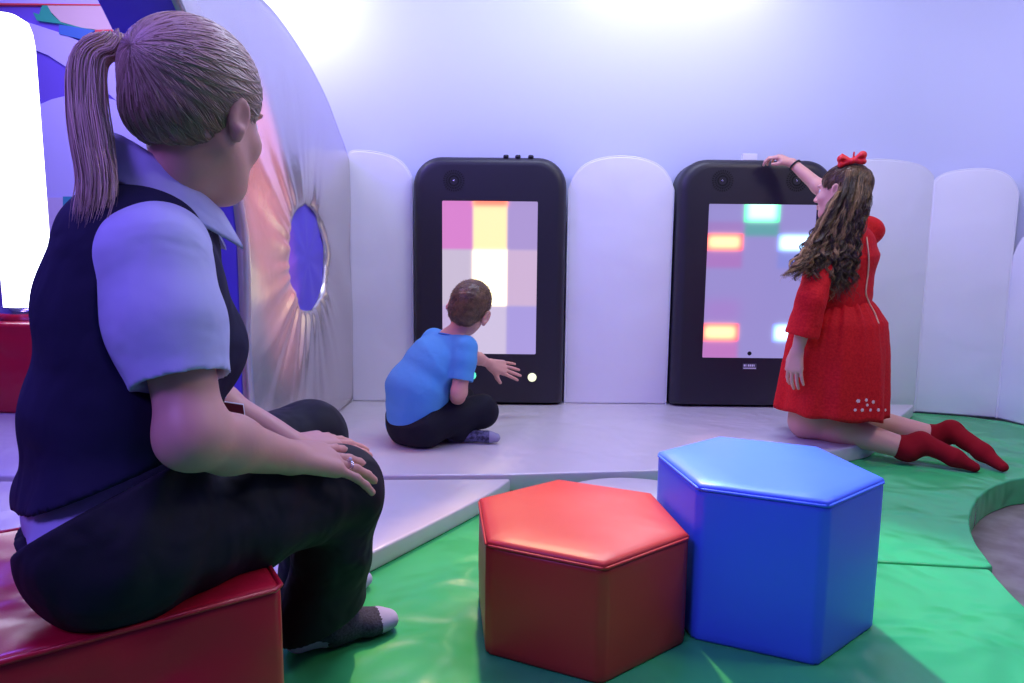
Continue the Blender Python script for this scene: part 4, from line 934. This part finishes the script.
def girl():
    A = at
    root = empty('person', (1.30, 2.60, .0), 'girl in a red lace dress kneeling, one arm raised to the console top', 'person')
    tf = norm(V(-.62, .78, 0)); tl = norm(V(-.78, -.62, 0)); tr = -tl
    hc = A(842, 193, 2.58); hf = norm(V(-.66, .75, .02)); hu = norm(V(.04, .05, 1)); s = .93
    neck0 = V(1.275, 2.560, .885); neck1 = hc-V(0, 0, .05)-hf*.02
    waist = V(1.270, 2.575, .60); ub = V(1.275, 2.565, .80); pel = V(1.27, 2.58, .46)
    shL = V(1.165, 2.475, .840); shR = V(1.395, 2.655, .875)
    elL = A(811, 300, 2.405); wrL = A(797, 352, 2.42); elR = V(1.385, 2.90, 1.03); wrR = A(792, 163, 3.03)
    hipL = V(1.215, 2.53, .44); knL = V(1.180, 2.585, .120); anL = A(908, 449, 2.440)
    hipR = V(1.33, 2.63, .44); knR = V(1.31, 2.74, .120); anR = A(938, 437, 2.59)
    F = Field((.95, 2.28, .0), (1.78, 3.18, 1.30), .0034)
    P, fr, M = add_head(F, hc, hf, hu, s, .6)
    F.chain([neck0-V(0, 0, .03), neck0, neck1], [.046, .038, .038], .02)
    F.cone(neck0-V(0, 0, .02), shL, .034, .033, .03); F.cone(neck0-V(0, 0, .02), shR, .034, .033, .03)
    F.chain([pel, waist, ub], [.095, .080, .080], .04, lat=tl, sq=1.3)
    F.chain([shL, elL], [.035, .030], .02); F.chain([elL, elL*.6+wrL*.4, wrL], [.030, .029, .020], .015)
    F.chain([shR, elR], [.036, .031], .02); F.chain([elR, elR*.65+wrR*.35, wrR], [.032, .031, .021], .015)
    dL = norm(V(-.06, .04, -1)); add_hand(F, wrL, dL, V(-.75, -.60, 0), .86, 1, spread=.12, curls=[.30, .25, .2, .18], thumb=(.4, .3), k=.004)
    tip = A(756, 147, 3.10); dR = norm(tip-wrR); add_hand(F, wrR, dR, V(.1, -.45, .85), .82, -1, spread=.12, curls=[.50, .55, .6, .6], thumb=(.3, .5), k=.004)
    for h_, k_, a_ in ((hipL, knL, anL), (hipR, knR, anR)):
        F.chain([h_, k_*.9+h_*.1, k_], [.085, .062, .056], .03); m_ = k_+(a_-k_)*.33+V(0, 0, .012); F.chain([k_, m_, a_], [.054, .058, .040], .03)
    F.plane(V(0, 0, .003), V(0, 0, -1), .005)
    smooth_mod(link('body', F.mesh(), M_skin, root), 2); add_eyes(P, fr, s, root)
    # dress: bodice and sleeves
    M_d = mat('red_lace', (.56, .003, .008), .75, spec=.25, colvar=((.68, .010, .012), 130), bumps=[(55, .55, .004, 'voronoi')], bump=(160, .35, .002, 'noise'))
    F = Field((.98, 2.30, .42), (1.56, 2.92, 1.0), .0034)
    F.chain([waist-V(0, 0, .02), waist+V(0, 0, .05), ub, neck0-V(0, 0, .055)], [.103, .103, .108, .078], .05, lat=tl, sq=1.30)
    F.cone(neck0-V(0, 0, .036), shL, .048, .046, .03); F.cone(neck0-V(0, 0, .036), shR, .048, .050, .03)
    cuffL = elL+(wrL-elL)*.62; G = Field((.98, 2.30, .42), (1.56, 2.92, 1.0), .0034)
    G.chain([shL, elL], [.050, .050], .02); G.chain([elL, cuffL], [.050, .060], .02)
    dRr = norm(elR-shR); G.ell(shR+V(.012, 0, .012), (.066, .062, .058), None, .02); G.chain([shR, shR+dRr*.16], [.056, .052], .02)
    for Z in (F, G): Z.disp(lambda Q: .0022*wob(Q, 40, 5)+.0012*wob(Q, 110, 2))
    d = norm(wrL-elL); G.cone(cuffL+d*.118, cuffL+d*.18, .12, .12, .002, op='sub'); G.cone(cuffL-d*.05, cuffL+d*.08, .046, .052, .003, op='sub')
    q = shR+dRr*.13; G.cone(q+dRr*.10, q+dRr*.16, .10, .10, .002, op='sub'); G.cone(q-dRr*.02, q+dRr*.07, .040, .042, .003, op='sub')
    F.merge(G, .015)
    F.cone(neck0+V(0, 0, .016), neck1+V(0, 0, .05), .046, .07, .004, op='sub')
    dress = smooth_mod(link('dress', F.mesh(), M_d, root), 2)
    # gathered skirt
    n, m_ = 150, 26; Vv = []; rg = np.random.default_rng(2); ph = rg.uniform(0, 6.28, 8)
    for j in range(m_):
        t = j/(m_-1); z = .622-.448*t; rr = np.interp(t, [0, .06, .2, .45, .75, 1], [.100, .132, .178, .194, .201, .206])
        for i in range(n):
            a = 2*PI*i/n; g = (math.sin(19*a+ph[0])+.8*math.sin(31*a+ph[1])+.5*math.sin(47*a+ph[2]))*.0055*math.exp(-t*3) + (math.sin(9*a+ph[3]+t)+.7*math.sin(14*a+ph[4]))*.0065*t
            g += .0016*mnoise.noise(Vector((a*9, t*14, 0)))
            x = (rr+g)*(math.cos(a)*tl*(1.10-.06*t)+math.sin(a)*tf*(.86+.12*t)); sway = V(.018-.020*t, 0, 0)
            Vv.append(waist*V(1, 1, 0)+x+sway+V(0, 0, z+.004*math.sin(9*a)*t+.010*t*math.cos(a-.6)))
    I = np.arange(n*m_).reshape(m_, n); Q = np.stack([I[:-1], np.roll(I, -1, 1)[:-1], np.roll(I, -1, 1)[1:], I[1:]], -1).reshape(-1, 4)
    skirt = link('skirt', mesh_quads(np.array(Vv), Q), M_d, root); so = skirt.modifiers.new('s', 'SOLIDIFY'); so.thickness = .003; so.offset = 0
    b = bvh_of(dress, skirt)
    zp = [surf(b, x, y, .0035)[0] for x, y in ((861, 208), (864, 222), (866, 240), (868, 258), (867, 275), (865, 292), (868, 302), (874, 313), (878, 324))]; zp = [p for p in zp if p is not None]
    if len(zp) > 3: link('zip', tubes_mesh([(spline(zp, 30), .0028)], 6), mat('zip_tape', (.80, .50, .30), .5), dress)
    # pale embroidered flowers near the hem
    M_f = mat('pale_embroidery', (.85, .62, .58), .7); rings = []
    for x, y, sz_ in ((858, 401, 3.4), (866, 400, 3.0), (873, 402, 3.2), (855, 410, 2.6), (862, 410, 3.0), (870, 410, 2.8), (878, 410, 3.0), (885, 410, 2.6), (867, 405, 2.4)):
        c_, nn = surf(b, x, y, .0015)
        if c_ is None: continue
        uu = norm(np.cross(nn, V(0, 0, 1))); ww = np.cross(nn, uu); R = sz_*2.5/658*.42
        rings = []
        for k in range(5):
            cc = c_+R*.80*(math.cos(k*1.257)*uu+math.sin(k*1.257)*ww)
            rings.append(([cc+R*.38*(math.cos(t)*uu+math.sin(t)*ww) for t in np.linspace(0, 2*PI, 10, endpoint=False)], .0013, True))
        rings.append(([c_+R*.25*(math.cos(t)*uu+math.sin(t)*ww) for t in np.linspace(0, 2*PI, 8, endpoint=False)], .0014, True))
        link('embroidered_flower', tubes_mesh(rings, 5), M_f, skirt)
    # socks
    M_s = mat('dark_red_sock', (.26, .004, .010), .9, spec=.2, bumps=[(60, .3, .003, 'folds')], bump=(600, .3, .0008, 'noise'))
    for a_, k_, toe, hl in ((anL, knL, onz(974, 467, .020), A(921, 443, 2.43)), (anR, knR, onz(1003, 467, .020), A(951, 431, 2.56))):
        d = norm(k_-a_); F = Field(np.minimum(a_, toe)-V(.1, .1, .05), np.maximum(a_, toe)+V(.1, .1, .12), .003)
        bl_ = toe+(hl-toe)*.38
        F.cone(a_+d*.025, a_, .0455, .045, .01); F.cone(a_, hl+V(0, 0, .004), .045, .037, .02); F.cone(hl, bl_+V(0, 0, .004), .038, .032, .025); F.cone(bl_, toe, .031, .019, .02)
        F.disp(lambda Q: .0012*wob(Q, 70, 2)); F.plane(a_+d*.040, d, .003); F.plane(V(0, 0, .0015), V(0, 0, -1), .004)
        smooth_mod(link('sock', F.mesh(), M_s, root), 2)
    # ---- hair: half-up, long and wavy
    M_h = hair_mat('brown_hair', (.020, .011, .008), (.42, .24, .10), .35); r, f, u = fr
    F = Field(tuple(hc-.16), tuple(hc+.16), .003)
    F.ell(P(0, -.016, .034), s*V(.080, .100, .086), M, .01); F.ell(P(0, -.050, -.03), s*V(.066, .060, .065), M, .02)
    F.ell(P(0, .112, -.028), s*V(.090, .070, .092), M, .006, 'sub'); F.ell(P(0, .055, -.115), s*V(.12, .09, .085), M, .01, 'sub')
    for sd in (-1, 1): F.ell(P(sd*.088, .004, -.016), s*V(.026, .026, .032), M, .008, 'sub')
    bow = A(852, 161, 2.50); bow = P(.005, -.085, .095)
    F.disp(lambda Q: .0010*np.sin(np.arctan2((Q-bow)@r, (Q-bow)@f)*60+2*wob(Q, 30, 2)))
    me = F.mesh(); co_ = np.zeros(len(me.vertices)*3); me.vertices.foreach_get('co', co_); co_ = co_.reshape(-1, 3); set_tone(me, np.clip(.22+.2*np.sin(np.arctan2((co_-bow)@r, (co_-bow)@f)*26), 0, 1))
    hair = smooth_mod(link('hair', me, M_h, root), 1)
    rg = np.random.default_rng(21); paths, rads, tones = [], [], []
    paths, rads = comb(me, bow, 2200, .06, rg); tones = list(rg.uniform(0, .6, len(paths)))
    def lock(pts, k, spread, amp, wave, tone, rad=(.0007, .0013), n=46):
        c_ = spline(pts, n); t = np.linspace(0, 1, n); ph = rg.uniform(0, 6.28); L = np.concatenate([[0], np.cumsum(np.linalg.norm(np.diff(c_, axis=0), axis=1))]); hand = 1 if rg.uniform() < .5 else -1
        a_ = amp*np.clip(t*1.35, 0, 1)**1.6; hx = np.cos(L/wave*2*PI+ph)*a_; hy = np.sin(L/wave*2*PI+ph)*a_*hand
        v1 = norm(V(.89, -.45, 0)); v2 = norm(V(.4, .8, .3))
        for j in range(k):
            q = rg.standard_normal(2)*spread; sp = 1-.55*t+.5*np.maximum(0, t-.8)*rg.uniform(-1, 3); ph2 = rg.uniform(0, 6.28); e_ = int(n*rg.uniform(.82, 1))
            p = c_+v1*(hx+q[0]*sp+.0018*np.sin(L*90+ph2))[:, None]+v2*(hy+q[1]*sp+.0018*np.cos(L*80+ph2))[:, None]
            paths.append(p[:e_]); rads.append(rg.uniform(*rad)); tones.append(np.clip(tone+rg.normal()*.16, 0, 1))
    for i in range(120):
        q = rg.uniform(); w = rg.uniform(); q2 = np.clip(q+rg.normal()*.06, 0, 1)
        st_x = 842+26*q; st_y = 168+26*abs(q-.5)+14*rg.uniform()
        up_ = (st_x, st_y, 2.545-.06*w); m1 = (834+35*q, 205+10*rg.uniform(-1, 1), 2.50-.07*w); m2 = (813+47*q2, 238+6*rg.normal(), 2.440-.04*w+.02*q2); m3 = (794+62*q2, 264+5*rg.normal(), 2.410-.035*w+.03*q2)
        e = (783+72*q2+rg.normal()*3, 281+22*min(1, max(0, (q2-.28)*4))+rg.uniform(-14, 5), 2.405-.035*w+.03*q2)
        tone = rg.choice([.06, .18, .35, .7, 1.], p=[.3, .22, .2, .16, .12]); lock([A(*up_), A(*m1), A(*m2), A(*m3), A(*e)], 14, .0050, .0105*rg.uniform(.6, 1.3), .062*rg.uniform(.8, 1.4), tone)
    for i in range(26):         # loose locks framing the face side
        q = rg.uniform(); lock([A(849+5*q, 170, 2.50), A(838+6*q, 205, 2.465), A(813+10*q, 235, 2.42), A(797+12*q, 262, 2.38), A(780+18*q, 279+rg.uniform(-6, 4), 2.36)], 12, .0042, .008, .05, rg.choice([.3, .6, .95]))
    me = strands(paths, rads); v = []
    for p, t_ in zip(paths, tones): v += [t_]*(len(p)*3)
    set_tone(me, v); link('long_wavy_strands', me, M_h, hair)
    # bow
    M_b = mat('red_bow', (.80, .012, .018), .5, bumps=[(40, .2, .004, 'folds')]); bc = A(852, 161, 2.525)
    bx = norm(V(.89, -.42, .1)); by = norm(V(.42, .89, 0)); bz = norm(np.cross(bx, by)); MB = np.stack([bx, by, bz], 1)
    F = Field(bc-.10, bc+.10, .0018)
    def B(x, y, z): return bc+bx*x+by*y+bz*z
    for sd, hh in ((-1, 1), (1, 1.15)):
        F.cone(B(sd*.006, 0, 0), B(sd*.034, 0, .013*hh), .008, .016, .006); F.cone(B(sd*.006, 0, 0), B(sd*.038, .0, -.008), .008, .011, .006); F.cone(B(sd*.030, 0, -.006), B(sd*.036, 0, .016*hh), .009, .008, .006)
        F.ell(B(sd*.030, -.014, .003), (.009, .010, .006), MB, .004, 'sub')
        F.cone(B(sd*.004, .0, 0), B(sd*.020-.012, -.004, .030), .006, .003, .004)
    F.ell(B(0, -.003, 0), (.010, .012, .012), MB, .003); F.disp(lambda Q: .0008*wob(Q, 160, 2))
    smooth_mod(link('hair_bow', F.mesh(), M_b, root), 1)
    # black wristband
    wd_ = norm(elR-wrR); c_ = wrR+wd_*.018; a1 = norm(np.cross(wd_, V(0, 1, 0))); a2 = np.cross(wd_, a1)
    link('wristband', tubes_mesh([([c_+.0265*(math.cos(t)*a1+math.sin(t)*a2) for t in np.linspace(0, 2*PI, 28, endpoint=False)], .0042, True)], 8), mat('black_band', (.01, .01, .012), .5), root)
girl()
c0, c1 = at(743, 151.5, 3.19), at(757, 156.5, 3.19)
o = link('white_card', bm_mesh(box_bm(c0[0], c1[0], 3.185, 3.215, 1.237, 1.268)), mat('card_white_plastic', (.85, .85, .9), .35), smooth=False); add_bevel(o, .002, 2)
tag(o, 'small white box lying on top of the right console by the girl\'s hand', 'box')
